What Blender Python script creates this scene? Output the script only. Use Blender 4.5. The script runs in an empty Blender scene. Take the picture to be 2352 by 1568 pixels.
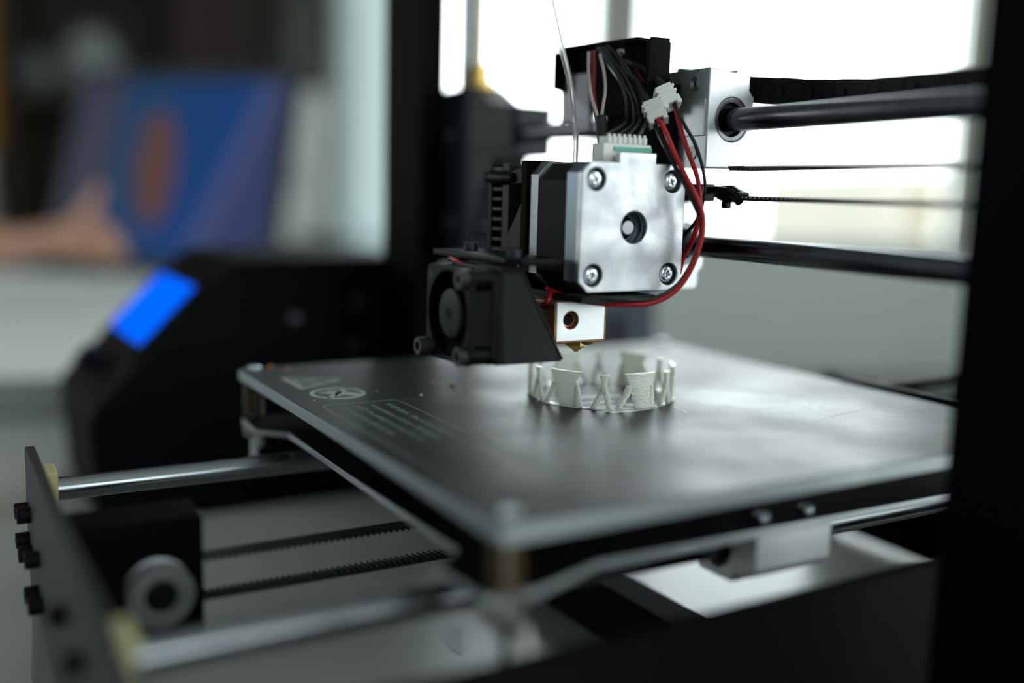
import bpy, bmesh, math, random
from mathutils import Matrix, Vector, noise
random.seed(7)
S = bpy.context.scene
COL = S.collection
MM = 0.001
# ------------------------------------------------------------------ camera, world, light, exposure
CAM = (273.295, -204.990, 11.688)
R3 = [[0.501062, 0.864996, 0.026817], [0.140958, -0.051000, -0.988701], [-0.853855, 0.499181, -0.147482]]
cd = bpy.data.cameras.new('camera')
cam = bpy.data.objects.new('camera', cd)
COL.objects.link(cam)
m = Matrix(((R3[0][0], -R3[1][0], -R3[2][0], CAM[0] * MM), (R3[0][1], -R3[1][1], -R3[2][1], CAM[1] * MM),
            (R3[0][2], -R3[1][2], -R3[2][2], CAM[2] * MM), (0, 0, 0, 1)))
cam.matrix_world = m
cd.sensor_width = 36.0
cd.lens = 2349.17 / 2352 * 36
cd.clip_start = 0.01
cd.clip_end = 100
cd.dof.use_dof = True
cd.dof.focus_distance = 0.353
cd.dof.aperture_fstop = 2.1
S.camera = cam
S.view_settings.view_transform = 'Standard'
S.view_settings.look = 'None'
S.view_settings.gamma = 1
S.view_settings.use_curve_mapping = False
S.view_settings.exposure = 0.13
S.cycles.use_denoising = True
S.cycles.max_bounces = 10
S.cycles.diffuse_bounces = 4
S.cycles.glossy_bounces = 5
S.cycles.transmission_bounces = 8
S.cycles.transparent_max_bounces = 10
S.cycles.sample_clamp_indirect = 6
S.cycles.caustics_reflective = False
S.cycles.caustics_refractive = False

w = bpy.data.worlds.new('sky')
S.world = w
w.use_nodes = True
wn = w.node_tree.nodes
bg = wn['Background']
tc = wn.new('ShaderNodeTexCoord')
sp = wn.new('ShaderNodeSeparateXYZ')
cr = wn.new('ShaderNodeValToRGB')
w.node_tree.links.new(tc.outputs['Generated'], sp.inputs[0])
w.node_tree.links.new(sp.outputs['Z'], cr.inputs[0])
cr.color_ramp.elements[0].position = 0.0
cr.color_ramp.elements[0].color = (0.90, 0.94, 0.95, 1)
cr.color_ramp.elements[1].position = 0.7
cr.color_ramp.elements[1].color = (0.80, 0.93, 1.0, 1)
w.node_tree.links.new(cr.outputs[0], bg.inputs[0])
bg.inputs[1].default_value = 6.5

# the room's own axes (turned against the printer's): r to the right, d away from the camera
RQ = Vector((0.341688, 0.939784, 0))
FQ = Vector((-0.939784, 0.341688, 0))
def rm(r, d, z):
    return (CAM[0] + r * RQ.x + d * FQ.x, CAM[1] + r * RQ.y + d * FQ.y, z)

# daylight portals: sampling hints in the window openings, they give off no light of their own
def portal(name, r, d, z, sx, sz, normal):
    l = bpy.data.lights.new(name, 'AREA')
    l.shape = 'RECTANGLE'
    l.size = sx * MM
    l.size_y = sz * MM
    l.cycles.is_portal = True
    o = bpy.data.objects.new(name, l)
    n = Vector(normal).normalized()
    zax = -n
    yax = Vector((0, 0, 1))
    xax = yax.cross(zax).normalized()
    p = rm(r, d, z)
    o.matrix_world = Matrix(((xax.x, yax.x, zax.x, p[0] * MM), (xax.y, yax.y, zax.y, p[1] * MM), (xax.z, yax.z, zax.z, p[2] * MM), (0, 0, 0, 1)))
    COL.objects.link(o)
W1 = (16, 1547, -110, 1300)      # r0 r1 z0 z1 of the window ahead (plane d=2300)
W2 = (-1500, 500, -60, 1300)     # d0 d1 z0 z1 of the window on the right wall (plane r=1750)
W3 = (500, 1500, 250, 1300)       # r0 r1 z0 z1 of an unseen window added behind the camera for fill (plane d=-1700)
W4 = (1100, 1800, 20, 500)      # d0 d1 z0 z1 of an unseen window added on the left wall to brighten the bench (plane r=-1500)
portal('window_daylight', (W1[0] + W1[1]) / 2, 2330, (W1[2] + W1[3]) / 2, W1[1] - W1[0], W1[3] - W1[2], -FQ)
portal('side_window_daylight', 1780, (W2[0] + W2[1]) / 2, (W2[2] + W2[3]) / 2, W2[1] - W2[0], W2[3] - W2[2], -RQ)

portal('rear_fill_daylight', (W3[0] + W3[1]) / 2, -1730, (W3[2] + W3[3]) / 2, W3[1] - W3[0], W3[3] - W3[2], FQ)
portal('left_fill_daylight', -1530, (W4[0] + W4[1]) / 2, (W4[2] + W4[3]) / 2, W4[1] - W4[0], W4[3] - W4[2], RQ)

# ------------------------------------------------------------------ materials
MATS = {}
def mat(name, col, rough=0.5, metal=0.0, spec=0.5, bump=None, trans=0.0, emit=None, var=None, coat=0.0, ior=None, aniso=0, sss=0, rvar=None):
    if name in MATS: return MATS[name]
    M = bpy.data.materials.new(name)
    M.use_nodes = True
    nt = M.node_tree
    b = nt.nodes['Principled BSDF']
    b.inputs['Base Color'].default_value = (*col, 1)
    b.inputs['Roughness'].default_value = rough
    b.inputs['Metallic'].default_value = metal
    b.inputs['Specular IOR Level'].default_value = spec
    b.inputs['Transmission Weight'].default_value = trans
    b.inputs['Coat Weight'].default_value = coat
    b.inputs['Subsurface Weight'].default_value = sss
    if ior: b.inputs['IOR'].default_value = ior
    if emit:
        b.inputs['Emission Color'].default_value = (*emit[:3], 1)
        b.inputs['Emission Strength'].default_value = emit[3]
    g = nt.nodes.new('ShaderNodeNewGeometry')
    def nz(scale, detail=4, stretch=None):
        n = nt.nodes.new('ShaderNodeTexNoise')
        n.inputs['Scale'].default_value = scale
        n.inputs['Detail'].default_value = detail
        if stretch:
            mp = nt.nodes.new('ShaderNodeMapping')
            mp.inputs['Scale'].default_value = stretch
            nt.links.new(g.outputs['Position'], mp.inputs[0])
            nt.links.new(mp.outputs[0], n.inputs[0])
        else:
            nt.links.new(g.outputs['Position'], n.inputs[0])
        return n
    if bump:
        n = nz(bump[0], 5, bump[3] if len(bump) > 3 else None)
        bp = nt.nodes.new('ShaderNodeBump')
        bp.inputs['Strength'].default_value = bump[1]
        bp.inputs['Distance'].default_value = bump[2] * MM
        nt.links.new(n.outputs['Fac'], bp.inputs['Height'])
        nt.links.new(bp.outputs[0], b.inputs['Normal'])
    if var:
        n = nz(var[0], 3)
        r = nt.nodes.new('ShaderNodeValToRGB')
        r.color_ramp.elements[0].position = 0.35
        r.color_ramp.elements[1].position = 0.65
        r.color_ramp.elements[0].color = (*col, 1)
        r.color_ramp.elements[1].color = (*var[1], 1)
        nt.links.new(n.outputs['Fac'], r.inputs[0])
        nt.links.new(r.outputs[0], b.inputs['Base Color'])
    if rvar:
        n = nz(rvar[0], 4)
        mr = nt.nodes.new('ShaderNodeMapRange')
        mr.inputs['From Min'].default_value = 0.3
        mr.inputs['From Max'].default_value = 0.7
        mr.inputs['To Min'].default_value = rvar[1]
        mr.inputs['To Max'].default_value = rvar[2]
        nt.links.new(n.outputs['Fac'], mr.inputs[0])
        nt.links.new(mr.outputs[0], b.inputs['Roughness'])
    MATS[name] = M
    return M

BLACK = mat('black_coated_steel', (0.0018, 0.0022, 0.0026), 0.5, bump=(1800, 0.25, 0.05), spec=0.025)
BLACKG = mat('black_plastic_textured', (0.005, 0.0062, 0.0074), 0.48, bump=(2600, 1.0, 0.2), spec=0.22)
BLACKP = mat('black_plastic', (0.0035, 0.004, 0.0048), 0.42, spec=0.12)
BLACKR = mat('black_rubber', (0.01, 0.01, 0.011), 0.6)
DARKB = mat('control_box_black', (0.002, 0.002, 0.0024), 0.6, spec=0.05)
DARKSLATE = mat('dark_grey_plastic', (0.016, 0.019, 0.025), 0.5, spec=0.25)
ALU = mat('cast_aluminium', (0.62, 0.63, 0.645), 0.4, 1.0, bump=(1500, 0.7, 0.08), rvar=(160, 0.3, 0.5), var=(110, (0.47, 0.485, 0.52)))
ALUB = mat('bead_blasted_aluminium', (0.64, 0.645, 0.66), 0.5, 1.0, bump=(2500, 0.5, 0.1))
ALUSHADE = mat('bluish_reflection_aluminium', (0.20, 0.245, 0.28), 0.38, 1.0, bump=(900, 0.3, 0.08))  # bluish reflection on the cap's side, put into the metal's colour
FLANGEM = mat('grey_cast_flange', (0.32, 0.325, 0.34), 0.42, 1.0, bump=(1200, 0.5, 0.08))
ALUD = mat('dull_aluminium', (0.42, 0.44, 0.46), 0.42, 1.0, bump=(900, 0.3, 0.08))
ALUE = mat('plate_edge_aluminium', (0.42, 0.46, 0.47), 0.5, 0.3)
STEELD = mat('dark_polished_steel', (0.105, 0.11, 0.125), 0.22, 1.0, rvar=(60, 0.16, 0.28))
STEEL = mat('polished_steel', (0.22, 0.235, 0.25), 0.25, 1.0, rvar=(60, 0.18, 0.3))
ZINC = mat('zinc_screw', (0.7, 0.74, 0.78), 0.2, 1.0)
BRASS = mat('brass', (0.6, 0.38, 0.12), 0.35, 1.0)
SPRINGM = mat('dull_brass_spring', (0.09, 0.055, 0.016), 0.45, 0.5)
YELLOW = mat('pale_yellow_plastic', (0.55, 0.5, 0.26), 0.5)
BLUES = mat('blue_plate', (0.02, 0.07, 0.14), 0.35)
WHITEP = mat('white_connector_plastic', (0.78, 0.77, 0.74), 0.4, sss=0.05)
WHITEN = mat('white_nylon', (0.72, 0.7, 0.64), 0.45)
TEAL = mat('green_circuit_board', (0.08, 0.42, 0.3), 0.4)
REDW = mat('red_wire', (0.42, 0.008, 0.012), 0.35)
REDD = mat('dark_red_wire', (0.16, 0.006, 0.006), 0.4)
BLKW = mat('black_wire', (0.008, 0.009, 0.01), 0.25)
WHTW = mat('pale_wire', (0.42, 0.38, 0.35), 0.35)
HEAT = mat('scorched_aluminium', (0.9, 0.93, 0.94), 0.45, 0.7, bump=(500, 0.15, 0.06))
AMBER = mat('amber_insulation', (0.42, 0.17, 0.04), 0.35, var=(260, (0.16, 0.06, 0.02)))
BELT = mat('black_belt', (0.008, 0.008, 0.009), 0.5)
GREYT = mat('grey_translucent_plastic', (0.26, 0.26, 0.29), 0.4, trans=0.35)
PRINTM = mat('translucent_filament_print', (0.93, 0.94, 0.87), 0.14, bump=(1500, 1.0, 0.5, (1, 1, 1.6)), ior=1.45, coat=0.7)
def _translucent(M, f, col):
    nt = M.node_tree; b = nt.nodes['Principled BSDF']; out = nt.nodes['Material Output']
    tl = nt.nodes.new('ShaderNodeBsdfTranslucent'); tl.inputs[0].default_value = (*col, 1)
    mx = nt.nodes.new('ShaderNodeMixShader'); mx.inputs[0].default_value = f
    nt.links.new(b.outputs[0], mx.inputs[1]); nt.links.new(tl.outputs[0], mx.inputs[2]); nt.links.new(mx.outputs[0], out.inputs[0])
    for l in b.inputs['Normal'].links: nt.links.new(l.from_socket, tl.inputs['Normal'])
_translucent(PRINTM, 0.45, (0.97, 0.98, 0.91))
FILAM = mat('clear_filament', (0.78, 0.77, 0.76), 0.15, trans=0.6, ior=1.45)
RAFTM = mat('clear_brim', (0.5, 0.52, 0.48), 0.2, trans=0.7, ior=1.4)
INK = mat('printed_ink', (0.42, 0.46, 0.43), 0.55)
INKG = mat('printed_ink_green', (0.13, 0.2, 0.165), 0.55)
TABLEM = mat('white_desk_laminate', (0.84, 0.86, 0.84), 0.45, var=(3, (0.8, 0.82, 0.8)))
TEDGE = mat('desk_edge_shade', (0.28, 0.29, 0.27), 0.5)  # darker than the bench top: shade of its front edge as colour
MATTE = mat('matte_black', (0.004, 0.0042, 0.005), 0.75, spec=0.06)
WALLM = mat('painted_wall', (0.84, 0.87, 0.845), 0.8)
DESKM = mat('grey_desk_laminate', (0.44, 0.45, 0.43), 0.36, var=(5, (0.41, 0.42, 0.4)))
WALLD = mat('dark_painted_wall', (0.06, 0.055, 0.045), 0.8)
FLOORM = mat('floor_vinyl', (0.42, 0.41, 0.38), 0.5, var=(4, (0.36, 0.35, 0.32)))
WFRAME = mat('window_frame_paint', (0.5, 0.5, 0.44), 0.5)
SKIN = mat('skin', (0.62, 0.33, 0.23), 0.5, sss=0.1)
LAPB = mat('laptop_dark_grey', (0.03, 0.033, 0.04), 0.4)

# bed coating: dark anodised sheet with hazy wear and scratches
def bed_material():
    M = bpy.data.materials.new('worn_black_build_surface')
    M.use_nodes = True
    nt = M.node_tree
    b = nt.nodes['Principled BSDF']
    g = nt.nodes.new('ShaderNodeNewGeometry')
    def N(t, **k):
        n = nt.nodes.new(t)
        for a, v in k.items(): n.inputs[a].default_value = v
        return n
    n1 = N('ShaderNodeTexNoise', Scale=26, Detail=5)
    nt.links.new(g.outputs['Position'], n1.inputs[0])
    n2 = N('ShaderNodeTexNoise', Scale=900, Detail=3)
    nt.links.new(g.outputs['Position'], n2.inputs[0])
    # glue stain: soft-edged worn patch beside the print
    sx = N('ShaderNodeSeparateXYZ')
    nt.links.new(g.outputs['Position'], sx.inputs[0])
    def ell(cx, cy, rx, ry, rot):
        mp = nt.nodes.new('ShaderNodeMapping')
        mp.vector_type = 'TEXTURE'
        mp.inputs['Location'].default_value = (cx * MM, cy * MM, -64 * MM)
        mp.inputs['Rotation'].default_value = (0, 0, rot)
        mp.inputs['Scale'].default_value = (rx * MM, ry * MM, 1)
        nt.links.new(g.outputs['Position'], mp.inputs[0])
        nn = N('ShaderNodeTexNoise', Scale=70, Detail=4)
        nt.links.new(g.outputs['Position'], nn.inputs[0])
        ln = nt.nodes.new('ShaderNodeVectorMath'); ln.operation = 'LENGTH'
        nt.links.new(mp.outputs[0], ln.inputs[0])
        ad = nt.nodes.new('ShaderNodeMath'); ad.operation = 'MULTIPLY_ADD'
        nt.links.new(nn.outputs['Fac'], ad.inputs[0]); ad.inputs[1].default_value = 0.7
        nt.links.new(ln.outputs['Value'], ad.inputs[2])
        mr = nt.nodes.new('ShaderNodeMapRange')
        mr.inputs['From Min'].default_value = 0.95; mr.inputs['From Max'].default_value = 1.4
        mr.inputs['To Min'].default_value = 1; mr.inputs['To Max'].default_value = 0
        nt.links.new(ad.outputs[0], mr.inputs[0])
        return mr.outputs[0]
    e1 = ell(-8, 60, 34, 18, 0.55)
    mx = nt.nodes.new('ShaderNodeMix'); mx.data_type = 'RGBA'
    mx.inputs[6].default_value = (0.022, 0.023, 0.025, 1)
    mx.inputs[7].default_value = (0.34, 0.36, 0.36, 1)
    nt.links.new(e1, mx.inputs[0])
    # fine scratches
    def scratches(rot, sc, thr):
        mp = nt.nodes.new('ShaderNodeMapping')
        mp.inputs['Rotation'].default_value = (0, 0, rot)
        mp.inputs['Scale'].default_value = (sc, sc * 0.012, 1)
        nt.links.new(g.outputs['Position'], mp.inputs[0])
        n = N('ShaderNodeTexNoise', Scale=1.0, Detail=3)
        nt.links.new(mp.outputs[0], n.inputs[0])
        r = nt.nodes.new('ShaderNodeMapRange')
        r.inputs['From Min'].default_value = thr; r.inputs['From Max'].default_value = thr + 0.05
        nt.links.new(n.outputs['Fac'], r.inputs[0])
        return r.outputs[0]
    s1 = scratches(0.5, 900, 0.69); s2 = scratches(-0.9, 700, 0.7); s3 = scratches(1.4, 800, 0.71)
    a1 = nt.nodes.new('ShaderNodeMath'); a1.operation = 'MAXIMUM'
    a2 = nt.nodes.new('ShaderNodeMath'); a2.operation = 'MAXIMUM'
    nt.links.new(s1, a1.inputs[0]); nt.links.new(s2, a1.inputs[1])
    nt.links.new(a1.outputs[0], a2.inputs[0]); nt.links.new(s3, a2.inputs[1])
    mx2 = nt.nodes.new('ShaderNodeMix'); mx2.data_type = 'RGBA'
    mu = nt.nodes.new('ShaderNodeMath'); mu.operation = 'MULTIPLY'; mu.inputs[1].default_value = 0.35
    nt.links.new(a2.outputs[0], mu.inputs[0]); nt.links.new(mu.outputs[0], mx2.inputs[0])
    nt.links.new(mx.outputs[2], mx2.inputs[6]); mx2.inputs[7].default_value = (0.16, 0.16, 0.16, 1)
    nt.links.new(mx2.outputs[2], b.inputs['Base Color'])
    mr = nt.nodes.new('ShaderNodeMapRange')
    mr.inputs['From Min'].default_value = 0.3; mr.inputs['From Max'].default_value = 0.7
    mr.inputs['To Min'].default_value = 0.36; mr.inputs['To Max'].default_value = 0.48
    nt.links.new(n1.outputs['Fac'], mr.inputs[0])
    nt.links.new(mr.outputs[0], b.inputs['Roughness'])
    bp = nt.nodes.new('ShaderNodeBump'); bp.inputs['Strength'].default_value = 0.35; bp.inputs['Distance'].default_value = 0.00004
    nt.links.new(n2.outputs['Fac'], bp.inputs['Height']); nt.links.new(bp.outputs[0], b.inputs['Normal'])
    b.inputs['Specular IOR Level'].default_value = 0.2
    return M
BEDM = bed_material()

# ------------------------------------------------------------------ geometry helpers (millimetres)
class MB:
    def __init__(s): s.v = []; s.f = []
    def add(s, vs, fs):
        n = len(s.v); s.v += [tuple(p) for p in vs]; s.f += [tuple(i + n for i in f) for f in fs]; return s
    def box(s, x0, x1, y0, y1, z0, z1, fn=None):
        vs = [(x, y, z) for x in (x0, x1) for y in (y0, y1) for z in (z0, z1)]
        if fn: vs = [fn(*p) for p in vs]
        return s.add(vs, [(0, 1, 3, 2), (4, 6, 7, 5), (0, 4, 5, 1), (2, 3, 7, 6), (0, 2, 6, 4), (1, 5, 7, 3)])
    def cyl(s, p0, p1, r, n=24, r1=None, cap=True):
        return s.rings([(p0, r), (p1, r if r1 is None else r1)], n, cap)
    def rings(s, pr, n=24, cap=True):
        # rings along a straight axis: list of (point, radius)
        a = Vector(pr[0][0]); b = Vector(pr[-1][0])
        ax = (b - a)
        if ax.length < 1e-9: ax = Vector((0, 0, 1))
        ax.normalize()
        u = ax.orthogonal().normalized(); v = ax.cross(u)
        vs = []; fs = []
        for p, r in pr:
            p = Vector(p)
            for k in range(n):
                t = 2 * math.pi * k / n
                vs.append(p + (u * math.cos(t) + v * math.sin(t)) * r)
        for i in range(len(pr) - 1):
            for k in range(n):
                fs.append((i * n + k, i * n + (k + 1) % n, (i + 1) * n + (k + 1) % n, (i + 1) * n + k))
        if cap:
            fs.append(tuple(range(n))[::-1]); fs.append(tuple((len(pr) - 1) * n + k for k in range(n)))
        return s.add(vs, fs)
    def tube(s, pts, r, n=12, sub=8):
        P = spline(pts, sub) if sub else [Vector(p) for p in pts]
        prev = None; vs = []; fs = []
        for i, p in enumerate(P):
            t = (P[min(i + 1, len(P) - 1)] - P[max(i - 1, 0)]).normalized()
            u = t.orthogonal().normalized() if prev is None else (prev - t * prev.dot(t)).normalized()
            prev = u; v = t.cross(u)
            rr = r(i / (len(P) - 1)) if callable(r) else r
            for k in range(n):
                a = 2 * math.pi * k / n
                vs.append(p + (u * math.cos(a) + v * math.sin(a)) * rr)
        for i in range(len(P) - 1):
            for k in range(n):
                fs.append((i * n + k, i * n + (k + 1) % n, (i + 1) * n + (k + 1) % n, (i + 1) * n + k))
        fs.append(tuple(range(n))[::-1]); fs.append(tuple((len(P) - 1) * n + k for k in range(n)))
        return s.add(vs, fs)
    def prism(s, poly, axis, a, b, fn=None):
        # poly in the plane square to axis; X: (y,z)  Y: (x,z)  Z: (x,y)
        def P(u, v, w):
            q = (w, u, v) if axis == 'X' else (u, w, v) if axis == 'Y' else (u, v, w)
            return fn(*q) if fn else q
        n = len(poly)
        vs = [P(u, v, a) for u, v in poly] + [P(u, v, b) for u, v in poly]
        fs = [tuple(range(n))[::-1], tuple(range(n, 2 * n))] + [(i, (i + 1) % n, n + (i + 1) % n, n + i) for i in range(n)]
        return s.add(vs, fs)
    def torus(s, c, axis, R, r, n=32, m_=10):
        ax = Vector(axis).normalized(); u = ax.orthogonal().normalized(); v = ax.cross(u); c = Vector(c)
        vs = []; fs = []
        for i in range(n):
            t = 2 * math.pi * i / n; d = u * math.cos(t) + v * math.sin(t)
            for k in range(m_):
                a = 2 * math.pi * k / m_
                vs.append(c + d * (R + r * math.cos(a)) + ax * (r * math.sin(a)))
        for i in range(n):
            for k in range(m_):
                fs.append((i * m_ + k, ((i + 1) % n) * m_ + k, ((i + 1) % n) * m_ + (k + 1) % m_, i * m_ + (k + 1) % m_))
        return s.add(vs, fs)
    def mesh(s, mt, me): return s
def spline(pts, sub):
    P = [Vector(p) for p in pts]; out = []
    Q = [P[0] * 2 - P[1]] + P + [P[-1] * 2 - P[-2]]
    for i in range(1, len(Q) - 2):
        for k in range(sub):
            t = k / sub; a, b, c, d = Q[i - 1], Q[i], Q[i + 1], Q[i + 2]
            out.append(0.5 * ((2 * b) + (c - a) * t + (2 * a - 5 * b + 4 * c - d) * t * t + (3 * b - a - 3 * c + d) * t ** 3))
    out.append(P[-1]); return out

def circle(cx, cy, r, n=40): return [(cx + r * math.cos(2 * math.pi * k / n), cy + r * math.sin(2 * math.pi * k / n)) for k in range(n)]
def rrect(x0, x1, y0, y1, r, n=5):
    o = []
    for cx, cy, a in ((x1 - r, y1 - r, 0), (x0 + r, y1 - r, 90), (x0 + r, y0 + r, 180), (x1 - r, y0 + r, 270)):
        for k in range(n + 1):
            t = math.radians(a + 90 * k / n); o.append((cx + r * math.cos(t), cy + r * math.sin(t)))
    return o
def chamfer(h, c): return [(-h + c, -h), (h - c, -h), (h, -h + c), (h, h - c), (h - c, h), (-h + c, h), (-h, h - c), (-h, -h + c)]

def plate(loops, axis, a, b, bevel=0.0, res=1):
    """flat sheet with holes from closed 2D loops, extruded along axis from a to b"""
    cu = bpy.data.curves.new('tmp', 'CURVE'); cu.dimensions = '2D'; cu.fill_mode = 'BOTH'
    cu.extrude = max(abs(b - a) / 2 - bevel, 0.001); cu.bevel_depth = bevel; cu.bevel_resolution = res; cu.offset = -bevel
    for lp in loops:
        sp_ = cu.splines.new('POLY'); sp_.points.add(len(lp) - 1)
        for i, (u, v) in enumerate(lp): sp_.points[i].co = (u, v, 0, 1)
        sp_.use_cyclic_u = True
    o = bpy.data.objects.new('tmp', cu); COL.objects.link(o)
    dg = bpy.context.evaluated_depsgraph_get(); dg.update()
    me = bpy.data.meshes.new_from_object(o.evaluated_get(dg))
    mid = (a + b) / 2; mb = MB()
    for v in me.vertices:
        u, vv, ww = v.co; ww += mid
        mb.v.append((ww, u, vv) if axis == 'X' else (u, ww, vv) if axis == 'Y' else (u, vv, ww))
    mb.f = [tuple(p.vertices) for p in me.polygons]
    bpy.data.objects.remove(o); bpy.data.curves.remove(cu); bpy.data.meshes.remove(me)
    return mb
def text_mb(body, size, x, y, z, thick=0.03):
    cu = bpy.data.curves.new('tmp', 'FONT'); cu.body = body; cu.size = size; cu.extrude = thick; cu.resolution_u = 3
    o = bpy.data.objects.new('tmp', cu); COL.objects.link(o)
    dg = bpy.context.evaluated_depsgraph_get(); dg.update()
    me = bpy.data.meshes.new_from_object(o.evaluated_get(dg))
    mb = MB(); mb.v = [(v.co.x + x, v.co.y + y, v.co.z + z) for v in me.vertices]; mb.f = [tuple(p.vertices) for p in me.polygons]
    bpy.data.objects.remove(o); bpy.data.curves.remove(cu); bpy.data.meshes.remove(me)
    return mb

ORG = {}
def mkmesh(name, mb, material, org=(0, 0, 0), smooth=True, angle=35):
    me = bpy.data.meshes.new(name)
    me.from_pydata([((p[0] - org[0]) * MM, (p[1] - org[1]) * MM, (p[2] - org[2]) * MM) for p in mb.v], [], mb.f)
    bm = bmesh.new(); bm.from_mesh(me)
    bmesh.ops.remove_doubles(bm, verts=bm.verts, dist=1e-7)
    bmesh.ops.recalc_face_normals(bm, faces=bm.faces)
    bm.to_mesh(me); bm.free()
    me.materials.append(material)
    if smooth:
        me.shade_smooth()
        me.set_sharp_from_angle(angle=math.radians(angle))
    return me
def obj(name, mb, material, parent=None, bevel=0, smooth=True, label=None, stuff=False, angle=35, seg=2):
    org = ORG[parent.name] if parent else (0, 0, 0)
    if not parent:
        n = len(mb.v); org = tuple(sum(p[i] for p in mb.v) / n for i in (0, 1)) + (min(p[2] for p in mb.v),)
    me = mkmesh(name, mb, material, org, smooth, angle)
    o = bpy.data.objects.new(name, me); COL.objects.link(o)
    if parent: o.parent = parent
    else: o.location = [c * MM for c in org]
    ORG[o.name] = org
    if bevel:
        b = o.modifiers.new('edge', 'BEVEL'); b.width = bevel * MM; b.segments = seg; b.limit_method = 'ANGLE'; b.angle_limit = math.radians(35)
    if (bevel or len(mb.f) > 40) and smooth:
        wn2 = o.modifiers.new('normals', 'WEIGHTED_NORMAL'); wn2.keep_sharp = True; wn2.weight = 80
    if label: o['label'] = label
    if stuff: o['kind'] = 'stuff'
    return o
def inst(name, me, at, parent, label=None):
    o = bpy.data.objects.new(name, me); COL.objects.link(o); o.parent = parent
    org = ORG[parent.name]; o.location = [(at[i] - org[i]) * MM for i in range(3)]
    ORG[o.name] = tuple(at)
    if label: o['label'] = label
    return o
def thing(name, label, cat, loc, group=None):
    o = bpy.data.objects.new(name, None); COL.objects.link(o); o.location = [c * MM for c in loc]
    o.empty_display_size = 0.01; o['label'] = label; o['category'] = cat
    if group: o['group'] = group
    ORG[o.name] = tuple(loc); return o
def tag(o, label, cat, group=None):
    o['label'] = label; o['category'] = cat
    if group: o['group'] = group
    return o
def struct(name, mb, material, bevel=0):
    o = obj(name, mb, material, bevel=bevel, smooth=False); o['kind'] = 'structure'; return o
def screw_mesh(axis, r, h, head='phillips', name='screw'):
    """screw head centred on the origin, face towards +axis (or -axis when axis starts with '-')"""
    mb = MB(); n = 28
    prof = [(0, r * 0.96), (h * 0.45, r), (h * 0.75, r * 0.9), (h * 0.95, r * 0.66), (h, r * 0.45)] if head != 'socket' else [(0, r), (h * 0.9, r), (h, r * 0.92)]
    ins = r * 0.5 if head == 'socket' else None
    vs = []; fs = []
    for t, rr in prof:
        for k in range(n): vs.append((t, rr * math.cos(2 * math.pi * k / n), rr * math.sin(2 * math.pi * k / n)))
    for i in range(len(prof) - 1):
        for k in range(n): fs.append((i * n + k, i * n + (k + 1) % n, (i + 1) * n + (k + 1) % n, (i + 1) * n + k))
    top = (len(prof) - 1) * n
    if head == 'socket':
        b0 = len(vs)
        for t in (h, h * 0.3):
            for k in range(n): vs.append((t, ins * math.cos(2 * math.pi * k / n), ins * math.sin(2 * math.pi * k / n)))
        for k in range(n):
            k2 = (k + 1) % n
            fs.append((top + k, top + k2, b0 + k2, b0 + k)); fs.append((b0 + k, b0 + k2, b0 + n + k2, b0 + n + k))
        fs.append(tuple(b0 + n + k for k in range(n)))
    else:
        # cross recess: ring follows a plus shape, sunk in
        b0 = len(vs); a_, c_ = r * 0.62, r * 0.17
        for lev, sc in ((h * 0.97, 1.0), (h * 0.35, 0.55)):
            for k in range(n):
                t = 2 * math.pi * k / n + 0.5; q = (t % (math.pi / 2)) ; q = min(q, math.pi / 2 - q)
                rad = min(a_, c_ / max(math.sin(q), 1e-3) if q > 0.27 else a_)
                vs.append((lev, rad * sc * math.cos(t - 0.25), rad * sc * math.sin(t - 0.25)))
        for k in range(n):
            k2 = (k + 1) % n; j = (k - 1) % n
            fs.append((top + k, top + k2, b0 + k2, b0 + k)); fs.append((b0 + k, b0 + k2, b0 + n + k2, b0 + n + k))
        fs.append(tuple(b0 + n + k for k in range(n)))
    sg = -1 if axis[0] == '-' else 1; ax = axis[-1]
    for t, a, b in vs:
        t *= sg
        mb.v.append((t, a, b) if ax == 'X' else (a, t, b) if ax == 'Y' else (a, b, t))
    mb.f = fs
    return mb
def rbox(name, x0, x1, y0, y1, z0, z1, m_, parent, bevel=0.4, **k):
    return obj(name, MB().box(x0, x1, y0, y1, z0, z1), m_, parent, bevel=bevel, **k)
def spring_mb(x, y, z0, z1, R, r, turns):
    n = int(turns * 16)
    pts = [(x + R * math.cos(2 * math.pi * i / 16), y + R * math.sin(2 * math.pi * i / 16), z0 + (z1 - z0) * i / n) for i in range(n + 1)]
    return MB().tube(pts, r, 6, 0)

# ------------------------------------------------------------------ the room
ZF = -900
ZC = 1500
def RB(mb, r0, r1, d0, d1, z0, z1): return mb.box(r0, r1, d0, d1, z0, z1, rm)
struct('floor', RB(MB(), -1600, 1900, -1800, 2500, ZF - 40, ZF), FLOORM)
struct('ceiling', RB(MB(), -1600, 1900, -1800, 2500, ZC, ZC + 40), WALLM)
mb = MB()
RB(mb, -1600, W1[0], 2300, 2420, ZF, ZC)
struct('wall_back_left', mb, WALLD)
mb = MB()
RB(mb, W1[0], W1[1], 2300, 2420, ZF, W1[2]); RB(mb, W1[0], W1[1], 2300, 2420, W1[3], ZC); RB(mb, W1[1], 1800, 2300, 2420, ZF, ZC)
struct('wall_back', mb, WALLM)
mb = MB()
RB(mb, 1750, 1850, -1800, W2[0], ZF, ZC); RB(mb, 1750, 1850, W2[1], 2300, ZF, ZC)
RB(mb, 1750, 1850, W2[0], W2[1], ZF, W2[2]); RB(mb, 1750, 1850, W2[0], W2[1], W2[3], ZC)
struct('wall_right', mb, WALLM)
mb = MB()
RB(mb, -1600, -1500, -1800, W4[0], ZF, ZC); RB(mb, -1600, -1500, W4[1], 2300, ZF, ZC)
RB(mb, -1600, -1500, W4[0], W4[1], ZF, W4[2]); RB(mb, -1600, -1500, W4[0], W4[1], W4[3], ZC)
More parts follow.
